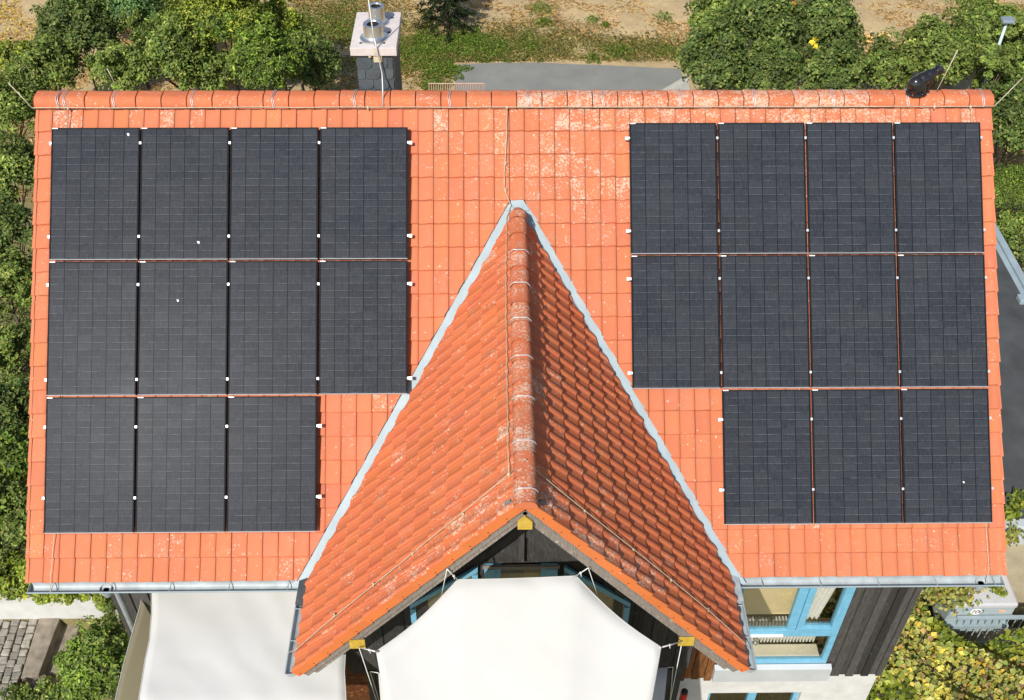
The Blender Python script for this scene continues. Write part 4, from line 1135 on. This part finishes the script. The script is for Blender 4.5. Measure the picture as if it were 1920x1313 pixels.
PAL = {
 'dark': [((.050, .095, .022), 5), ((.075, .125, .030), 4), ((.11, .16, .04), 2), ((.16, .20, .06), 1)],
 'mid': [((.070, .125, .025), 4), ((.10, .165, .035), 4), ((.15, .21, .05), 3), ((.24, .29, .08), 1)],
 'yel': [((.12, .19, .025), 4), ((.18, .25, .03), 4), ((.26, .32, .045), 3), ((.36, .38, .07), .5), ((.07, .12, .02), 2)],
 'bright': [((.08, .15, .02), 4), ((.12, .21, .03), 4), ((.18, .26, .05), 2), ((.05, .09, .02), 3)],
 'blue': [((.055, .12, .045), 4), ((.08, .17, .06), 4), ((.13, .23, .07), 2)],
 'autumn': [((.34, .36, .08), 4), ((.44, .42, .10), 2), ((.20, .27, .07), 5), ((.14, .19, .05), 3), ((.34, .24, .10), .7), ((.20, .14, .08), 1.0), ((.52, .42, .07), .6), ((.30, .34, .12), 4)],
 'orange': [((.34, .14, .04), 3), ((.45, .22, .06), 2), ((.28, .20, .05), 1)],
 'gold': [((.55, .50, .05), 3), ((.40, .40, .05), 2)],
 'fir': [((.020, .040, .016), 4), ((.035, .065, .022), 3), ((.06, .09, .03), 1)],
 'soft': [((.20, .24, .07), 4), ((.28, .30, .10), 3), ((.14, .19, .045), 3), ((.40, .38, .16), 2)],
 'weed': [((.10, .20, .02), 4), ((.15, .27, .035), 4), ((.07, .13, .02), 3), ((.25, .32, .07), 1)],
 'straw': [((.66, .53, .29), 4), ((.58, .45, .23), 3), ((.72, .62, .38), 3), ((.42, .42, .17), 1.0)],
}
def pick(pal, n):
    cs = np.array([c for c, _ in PAL[pal]]); ws = np.array([w_ for _, w_ in PAL[pal]], float); ws /= ws.sum()
    c = cs[rng.choice(len(cs), n, p=ws)]*np.array([1.22, 1.06, .95]); return c*(1+.18*rng.normal(size=(n, 1))).clip(.5, 1.6)
def crown(c, r, n, size, pal, asp=.55, clumps=None, up=.5, spread=.30, fill=.25):
    n = int(n*1.45); c = np.array(c, float); r = np.array(r, float); K = clumps or max(14, int(n/95))
    d = rng.normal(size=(K, 3)); d[:, 2] = np.abs(d[:, 2])*.9-.25*rng.random(K); d /= np.linalg.norm(d, axis=1, keepdims=True)
    rad = np.where(rng.random(K) < fill, .3+.45*rng.random(K), .70+.26*rng.random(K)+.22*(rng.random(K) < .16))
    cc = c+d*r*rad[:, None]; cr_ = spread*r.mean()*(.45+.85*rng.random(K)**1.4); cb = 1.34*(1+.28*rng.normal(size=K)).clip(.55, 1.6)
    k = rng.integers(0, K, n); q = rng.normal(size=(n, 3)); q /= np.linalg.norm(q, axis=1, keepdims=True)
    q[:, 2] = np.where(rng.random(n) < .6, np.abs(q[:, 2]), q[:, 2])
    p = cc[k]+q*(cr_[k]*(.35+.65*rng.random(n)**.5))[:, None]
    nor = q*.5+d[k]*.4+rng.normal(size=(n, 3))*.45; nor[:, 2] += up+.15; nor[:, 1] -= .3
    return leaves(p, nor, size*(.82+.85*rng.random(n)**2), asp, pick(pal, n)*cb[k][:, None])
def stems(base, c, r, parent, nb=7, r0=.05):
    m_ = MB(); base = Vector(base); c = Vector(c)
    top_ = base.lerp(c, .55); m_.tube([base, base.lerp(top_, .5)+Vector((random.uniform(-.06, .06), random.uniform(-.06, .06), 0)), top_], [r0, r0*.8, r0*.55], 8)
    for i in range(nb):
        a = i*2.4+random.random(); e = c+Vector((math.cos(a)*r[0]*.75, math.sin(a)*r[1]*.75, r[2]*random.uniform(-.1, .75)))
        mid_ = top_.lerp(e, .5)+Vector((0, 0, -.08)); m_.tube([top_, mid_, e], [r0*.5, r0*.3, r0*.1], 6)
    return m_.build('stem', mt_bark, parent, smooth=True)
NL = [0]
def shrub(px, py, z, r, n, pal, size, label, name='shrub', cat='shrub', group=None, asp=.55, extra=(), gz=0, fill=.25, spread=.30, up=.5):
    c = at(px, py, z); t = thing(name, (float(c[0]), float(c[1]), gz), label, cat, group)
    L = np.array([0, 0, z-gz]); parts = [crown(L, r, n, size, pal, asp, fill=fill, spread=spread, up=up)]
    for (dx, dy, dz, rr_, nn_, pl_) in extra: parts.append(crown(L+np.array([dx, dy, dz]), rr_, nn_, size, pl_, asp, clumps=max(5, nn_//90), fill=fill, spread=.35))
    leafmesh('foliage', parts, t)
    if cat not in ('creeper', 'plant'): stems((0, 0, 0), (0, 0, z-gz), r, t)
    return t
GB_ = 'shrubs behind the left end of the house'
shrub(25, 118, 1.0, (.8, .5, .6), 2600, 'yel', .085, 'loose shrub with yellowing leaves in the top left corner', group=GB_)
shrub(150, 70, 2.2, (1.0, 1.0, 1.3), 9000, 'dark', .085, 'dark green shrub second from the top left corner', group=GB_)
shrub(245, 35, 2.3, (.85, .9, 1.2), 7500, 'blue', .09, 'bluish green elder like shrub at the top edge', group=GB_, extra=((.2, -.5, .2, (.5, .5, .5), 900, 'mid'),))
shrub(330, 110, 2.3, (1.0, 1.0, 1.2), 9000, 'mid', .08, 'mid green twiggy shrub behind the third ridge clip', group=GB_, extra=((.2, 0, .3, (.6, .6, .6), 1200, 'yel'),))
shrub(420, 45, 2.9, (1.15, 1.1, 1.5), 12000, 'yel', .085, 'tallest yellow green shrub of the clump left of the chimney', group=GB_, asp=.42, extra=((0, -.6, .2, (.7, .6, .8), 2200, 'bright'),))
shrub(500, 130, 2.6, (.85, .9, 1.1), 8500, 'bright', .09, 'bright green shrub with drooping leaves behind the ridge', group=GB_, asp=.38)
shrub(590, 135, 1.6, (.65, .75, .8), 4800, 'dark', .075, 'low dark shrub just left of the chimney', group=GB_)
shrub(235, 140, 2.2, (.8, .8, .9), 6000, 'mid', .08, 'rounded green shrub behind the ridge near the left verge', group=GB_)
shrub(90, 140, 1.9, (.9, .9, 1.0), 7000, 'mid', .075, 'small leaved green shrub beyond the roof corner', group=GB_, extra=((-.3, .2, .3, (.6, .6, .5), 900, 'yel'),))
shrub(560, 95, 1.6, (.8, .8, .8), 4500, 'mid', .08, 'small rounded shrub upslope of the low dark shrub by the chimney', group=GB_)
shrub(395, 150, 1.7, (.9, .6, .8), 5000, 'mid', .08, 'green shrub hugging the ridge in the middle of the left clump', group=GB_)
shrub(300, 20, 1.7, (.8, .8, .9), 4500, 'yel', .085, 'yellowish shrub at the top edge right of the bluish elder', group=GB_)
shrub(520, 60, 2.0, (.7, .7, .9), 5500, 'yel', .085, 'yellow green shrub right of the tallest shrub in the clump', group=GB_, asp=.42)
shrub(170, 10, 1.6, (.7, .7, .8), 3500, 'dark', .08, 'dark shrub cut by the top edge left of the bluish elder', group=GB_)
GL_ = 'shrubs along the left side of the house'
shrub(15, 215, 2.0, (.9, .9, 1.1), 7500, 'mid', .07, 'green shrub beside the top left roof corner', group=GL_)
shrub(18, 330, 2.2, (.75, .8, 1.0), 6000, 'mid', .075, 'pale leaved shrub level with the top row of panels', group=GL_)
shrub(10, 440, 2.1, (.7, .7, 1.0), 5200, 'dark', .07, 'dark shrub at the left frame edge level with the second panel row', group=GL_)
shrub(8, 545, 1.5, (.75, .75, .8), 4800, 'mid', .08, 'thin airy shrub over deep shade at the left edge', group=GL_, fill=.5)
shrub(16, 665, 1.3, (.85, .75, .7), 3200, 'mid', .08, 'sparse twiggy shrub in deep shade at the left edge', group=GL_, fill=.6)
shrub(14, 790, 1.3, (.8, .8, .8), 5200, 'dark', .075, 'low green shrub level with the lower panel row', group=GL_)
shrub(8, 890, 1.5, (.8, .8, .8), 5500, 'bright', .075, 'fresh green shrub with round leaves near the lower panel row', group=GL_)
shrub(12, 990, 1.5, (.8, .7, .8), 6500, 'mid', .075, 'dense green shrub above the garden wall', group=GL_, extra=((.0, -.3, .2, (.6, .5, .5), 1000, 'bright'),))
shrub(30, 1095, 1.1, (.80, .40, .45), 5200, 'yel', .065, 'yellow green creeper spilling over the garden wall below the gutter end', 'creeper', 'creeper')
shrub(125, 1112, 1.1, (.60, .20, .35), 2600, 'yel', .06, 'trailing creeper strands under the left gutter', 'creeper', 'creeper')
shrub(190, 1260, .1, (.60, .65, .75), 8500, 'bright', .06, 'glossy green shrub growing between the steps and the awning', gz=-.85, extra=((.05, .25, .5, (.3, .4, .35), 1500, 'mid'),))
shrub(215, 1150, .5, (.25, .30, .5), 900, 'mid', .06, 'thin leafy strands climbing the white wall by the house corner', 'creeper', 'creeper', gz=-.85)
shrub(95, 1312, -.1, (.9, .25, .35), 2600, 'mid', .055, 'low green plants along the bottom edge under the boulders', 'ground_plant', 'plant', gz=-.85)
GR_ = 'hedge shrubs behind the right half of the roof'
shrub(1335, 125, 2.4, (.80, 1.0, 1.2), 11000, 'dark', .085, 'dark green hedge shrub at the end of the road', group=GR_, asp=.6)
shrub(1345, 40, 2.0, (.75, .9, 1.1), 7500, 'mid', .085, 'lighter hedge shrub above the road end reaching the top edge', group=GR_, asp=.6)
shrub(1430, 60, 2.8, (.9, 1.0, 1.4), 12000, 'dark', .085, 'tall dark hedge shrub with one orange twig', group=GR_, asp=.6, extra=((.55, -.35, .75, (.16, .16, .38), 340, 'orange'),))
shrub(1540, 70, 2.6, (.85, 1.0, 1.4), 11000, 'dark', .085, 'dark hedge shrub with a cluster of golden leaves low down', group=GR_, asp=.6, extra=((-.45, -.9, .25, (.2, .15, .22), 260, 'gold'),))
shrub(1440, 145, 2.2, (.8, .8, 1.0), 8500, 'dark', .08, 'low dark hedge shrub touching the ridge behind the right block', group=GR_, asp=.6)
shrub(1560, 145, 2.2, (.85, .7, .9), 8000, 'dark', .08, 'green hedge shrub behind the ridge left of the cat', group=GR_, asp=.6)
shrub(1655, 140, 1.9, (.9, .7, .9), 7500, 'mid', .08, 'half bare hedge shrub with dry twigs left of the cat', group=GR_, asp=.6, extra=((0, .4, .5, (.6, .4, .4), 500, 'straw'),))
shrub(1760, 110, 2.1, (.95, 1.0, 1.0), 10000, 'mid', .085, 'green hedge shrub right behind the cat', group=GR_, asp=.6)
shrub(1850, 80, 2.0, (.95, 1.1, 1.1), 10000, 'mid', .085, 'hedge shrub around the street lamp', group=GR_, asp=.6, extra=((.2, -.5, .4, (.5, .5, .4), 700, 'yel'),))
shrub(1880, 158, 1.9, (.7, .5, .7), 4500, 'mid', .085, 'low hedge shrub touching the ridge below the lamp post', group=GR_, asp=.6)
shrub(1868, 118, 3.0, (.42, .5, .5), 2600, 'mid', .085, 'leafy hedge shoots in front of the lamp post', group=GR_, asp=.6)
shrub(1905, 60, 3.0, (.55, .4, .45), 2200, 'mid', .085, 'hedge shoots just right of the lamp head', group=GR_, asp=.6)
shrub(1905, 150, 2.0, (.8, 1.0, 1.1), 8500, 'mid', .08, 'hedge shrub with yellow tips at the right frame edge', group=GR_, asp=.6, extra=((0, -.2, .5, (.5, .5, .4), 800, 'yel'),))
shrub(1890, 250, 2.4, (.8, .9, 1.2), 9500, 'dark', .085, 'dense dark shrub beside the top right roof corner', group=GR_, asp=.6)
shrub(1900, 362, 2.0, (.75, .55, .6), 8000, 'bright', .05, 'feathery bright green bush beside the right verge', 'bush', 'bush', asp=.25, spread=.45)
shrub(1905, 455, .8, (1.2, .8, .7), 6000, 'mid', .07, 'leafy shrub below the annex roof edge', group='shrubs by the annex')
shrub(1830, 20, .8, (.6, .5, .6), 3000, 'mid', .07, 'small shrub in the dry field near the street lamp')
# fir
fc = at(835, -30, 1.6); fir = thing('fir_tree', (float(fc[0]), float(fc[1]), 0), 'dark conifer cut by the top edge right of the chimney', 'tree')
parts = []
for k in range(70):
    a = k*2.399; h = .3+3.2*(k/70); rad = 1.15*(1-k/78)
    tipp = np.array([math.cos(a)*rad, math.sin(a)*rad, h-.25*rad]); n_ = 170
    tt = rng.random(n_)**.7; p = np.array([0, 0, h])+(tipp-np.array([0, 0, h]))*tt[:, None]+rng.normal(size=(n_, 3))*.05
    nr = rng.normal(size=(n_, 3)); nr[:, 2] += .7; parts.append(leaves(p, nr, .11, .22, pick('fir', n_)))
leafmesh('foliage', parts, fir); m_ = MB(); m_.tube([(0, 0, 0), (0, 0, 1.8), (0, 0, 3.6)], [.10, .07, .02], 8); m_.build('trunk', mt_bark, fir)

# vine at the lower right: a mat of big lobed leaves on a frame
vn = thing('climbing_vine', (7.0, -4.0, -.85), 'sprawling vine of yellow and green leaves beside the right front corner', 'vine'); VO = np.array([7.0, -4.0, -.85])
N = 17000
x = rng.uniform(4.75, 9.4, N); y = rng.uniform(-6.6, -1.95, N)
hh = 1.15+.35*np.sin(x*1.7+1)*np.cos(y*1.3)+.2*np.sin(x*4.1+y*3.3)
lim = (x > 5.72) | (y < -4.35-.15*np.sin(x*9))
edge_ = (x > 5.72) | (x > 5.0+.25*np.sin(y*5)); hh = np.where(x < 5.9, hh-.55*(5.9-x).clip(0, 1), hh)
clear = ((y > -2.78) & (x > 7.55)) | ((y > -2.6) & (x > 7.1))
keep = lim & edge_ & ~clear; x, y, hh = x[keep], y[keep], hh[keep]; n_ = len(x)
z = hh-rng.random(n_)**2*.45+.02; z = np.where((y > -2.9), np.minimum(z, 1.0+.3*rng.random(n_)), z)
P_ = np.stack([x, y, z], 1)-VO
nr = rng.normal(size=(n_, 3))*.55; nr[:, 2] += 1.0; nr[:, 1] -= .35
blotch = (1+.25*np.sin(x*2.3)*np.sin(y*2.9+1))[:, None]
c_ = pick('autumn', n_)*blotch
g_ = (np.sin(x*1.1+2)*np.cos(y*1.4) > .25); c_[g_] = pick('yel', int(g_.sum()))*.9
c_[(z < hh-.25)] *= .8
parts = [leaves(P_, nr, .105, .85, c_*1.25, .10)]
n2 = 260; tt = rng.random(n2); q0, q1 = at(1845, 1090, 1.30), at(1882, 1114, 1.30)
parts.append(leaves(q0+(q1-q0)*tt[:, None]+rng.normal(size=(n2, 3))*.035-VO, np.tile([0, -.2, 1.0], (n2, 1))+rng.normal(size=(n2, 3))*.4, .05, .8, pick('yel', n2)))
n2 = 800; q0, q1 = at(1755, 1095, 1.5), at(1785, 1118, 1.3); tt = rng.random(n2)
parts.append(leaves(q0+(q1-q0)*tt[:, None]+rng.normal(size=(n2, 3))*np.array([.22, .14, .12])-VO, np.tile([0, -.2, 1.0], (n2, 1))+rng.normal(size=(n2, 3))*.5, .08, .8, pick('autumn', n2)))
n2 = 220; q0, q1 = at(1893, 975, 2.9), at(1912, 925, 2.9); tt = rng.random(n2)
parts.append(leaves(q0+(q1-q0)*tt[:, None]+rng.normal(size=(n2, 3))*.07-VO, np.tile([0, -.2, 1.0], (n2, 1))+rng.normal(size=(n2, 3))*.4, .07, .8, pick('yel', n2)))
n2 = 120; q0, q1 = at(1893, 1010, 2.9), at(1900, 1000, 2.9); tt = rng.random(n2)
parts.append(leaves(q0+(q1-q0)*tt[:, None]+rng.normal(size=(n2, 3))*.07-VO, np.tile([0, -.2, 1.0], (n2, 1))+rng.normal(size=(n2, 3))*.4, .07, .8, pick('autumn', n2)))
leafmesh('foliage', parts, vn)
m_ = MB(); rr = random.Random(3)
for k in range(60):
    a = Vector((rr.uniform(5.7, 9.0), rr.uniform(-6.3, -2.4), rr.uniform(.4, .95)))-vec(VO); b = a+Vector((rr.uniform(-.9, .9), rr.uniform(-.9, .9), rr.uniform(-.2, .25)))
    if (a+vec(VO)).x > 7.5 and (a+vec(VO)).y > -3.1: continue
    m_.tube([a, a.lerp(b, .5)+Vector((0, 0, .12)), b], [.014, .011, .006], 5)
m_.tube([(0, 0, 0), (.1, .1, .9), (.3, .4, 1.7)], [.05, .04, .02], 7); m_.build('stem', mt_bark, vn, smooth=True)

# ground cover: weeds, tufts and straw behind the house
def scatter(name, label, cat, pts_z, pal, size, asp, up):
    P0, n_ = pts_z; nr = rng.normal(size=(n_, 3))*.6; nr[:, 2] += up
    o = leafmesh(name, [leaves(P0, nr, size, asp, pick(pal, n_))], None); tag(o, label, cat, kind='stuff'); return o
pl = []
for (px, py, rx, ry, n_) in ((800, 95, 1.1, .9, 6500), (880, 85, 1.0, .7, 6000), (830, 135, .8, .35, 1800), (930, 95, .7, .5, 2200), (990, 90, .5, .6, 900), (815, 165, .5, .3, 900), (1160, 100, .7, .35, 900), (1110, 112, .3, .2, 350), (1250, 100, .5, .3, 400), (700, 100, 1.2, .8, 1500), (1015, 20, .5, .35, 500), (1020, 45, .35, .2, 400), (1110, 40, .25, .2, 220), (1135, 50, .15, .12, 200), (1245, 35, .35, .3, 300), (640, 60, 1.2, 1.2, 2500), (560, 60, .8, .8, 1500), (1800, 5, .8, .5, 500)):
    c = at(px, py, 0); a = rng.random(n_)*6.283; q = rng.random(n_)**.6*(1+.3*np.sin(a*5))
    pl.append(np.stack([c[0]+np.cos(a)*q*rx, c[1]+np.sin(a)*q*ry*1.6, .03+.16*rng.random(n_)*(1-q*.6)], 1))
PP = np.concatenate(pl); scatter('weeds', 'patches of fresh green weeds on the dry ground beyond the ridge', 'weeds', (PP, len(PP)), 'weed', .062, .5, .9)
n_ = 26000; cx_ = np.concatenate([rng.normal(at(px, py, 0)[0], sx, n_//6) for px, py, sx in ((840, 90, 1.6), (680, 70, 1.5), (1000, 85, 1.3), (1180, 95, 1.6), (600, 30, 1.6), (900, 130, 1.4))]); cy_ = np.concatenate([rng.normal(at(px, py, 0)[1], sy, n_//6) for px, py, sy in ((840, 90, 1.0), (680, 70, 1.6), (1000, 85, .7), (1180, 95, .5), (600, 30, 1.2), (900, 130, .7))])
onr = (cx_ > -1.7) & (cx_ < 5.9) & (cy_ < 18.55); cx_, cy_ = cx_[~onr], cy_[~onr]; n_ = len(cx_)
scatter('green_grass', 'thin soft green grass fading into the dry field behind the house', 'grass', (np.stack([cx_, cy_, .03+.08*rng.random(n_)], 1), n_), 'soft', .12, .12, .7)
n_ = 60000; c = np.stack([rng.uniform(-19, 19, n_), 11+13.5*rng.random(n_), .02+.06*rng.random(n_)], 1)
onroad = (c[:, 0] > -1.8) & (c[:, 0] < 5.9) & (c[:, 1] < 18.62); c = c[~onroad]
clump = (np.sin(c[:, 0]*2.1+np.sin(c[:, 1]*1.7))*np.cos(c[:, 1]*2.6) > -.35); c = c[clump]
scatter('dry_grass', 'dry straw coloured grass covering the field behind the house', 'dry grass', (c, len(c)), 'straw', .15, .07, 1.3)
n_ = 2600; c = np.stack([rng.uniform(-18, -14, n_), rng.uniform(15, 23, n_), .03+.05*rng.random(n_)], 1)
scatter('fallen_leaves', 'yellow fallen leaves scattered in the top left corner', 'leaves', (c, n_), 'gold', .07, .8, 1.5)
# dark leaf cover added for the deep shade at the left flank
n_ = 30000; c = np.stack([rng.uniform(-12, -6.2, n_), rng.uniform(-1.4, 10, n_), .03+.35*rng.random(n_)**2], 1)
scatter('undergrowth', 'dark low undergrowth added for deep shade on the left side of the house', 'undergrowth', (c, n_), 'dark', .08, .5, .8)
bpy.context.view_layer.update()
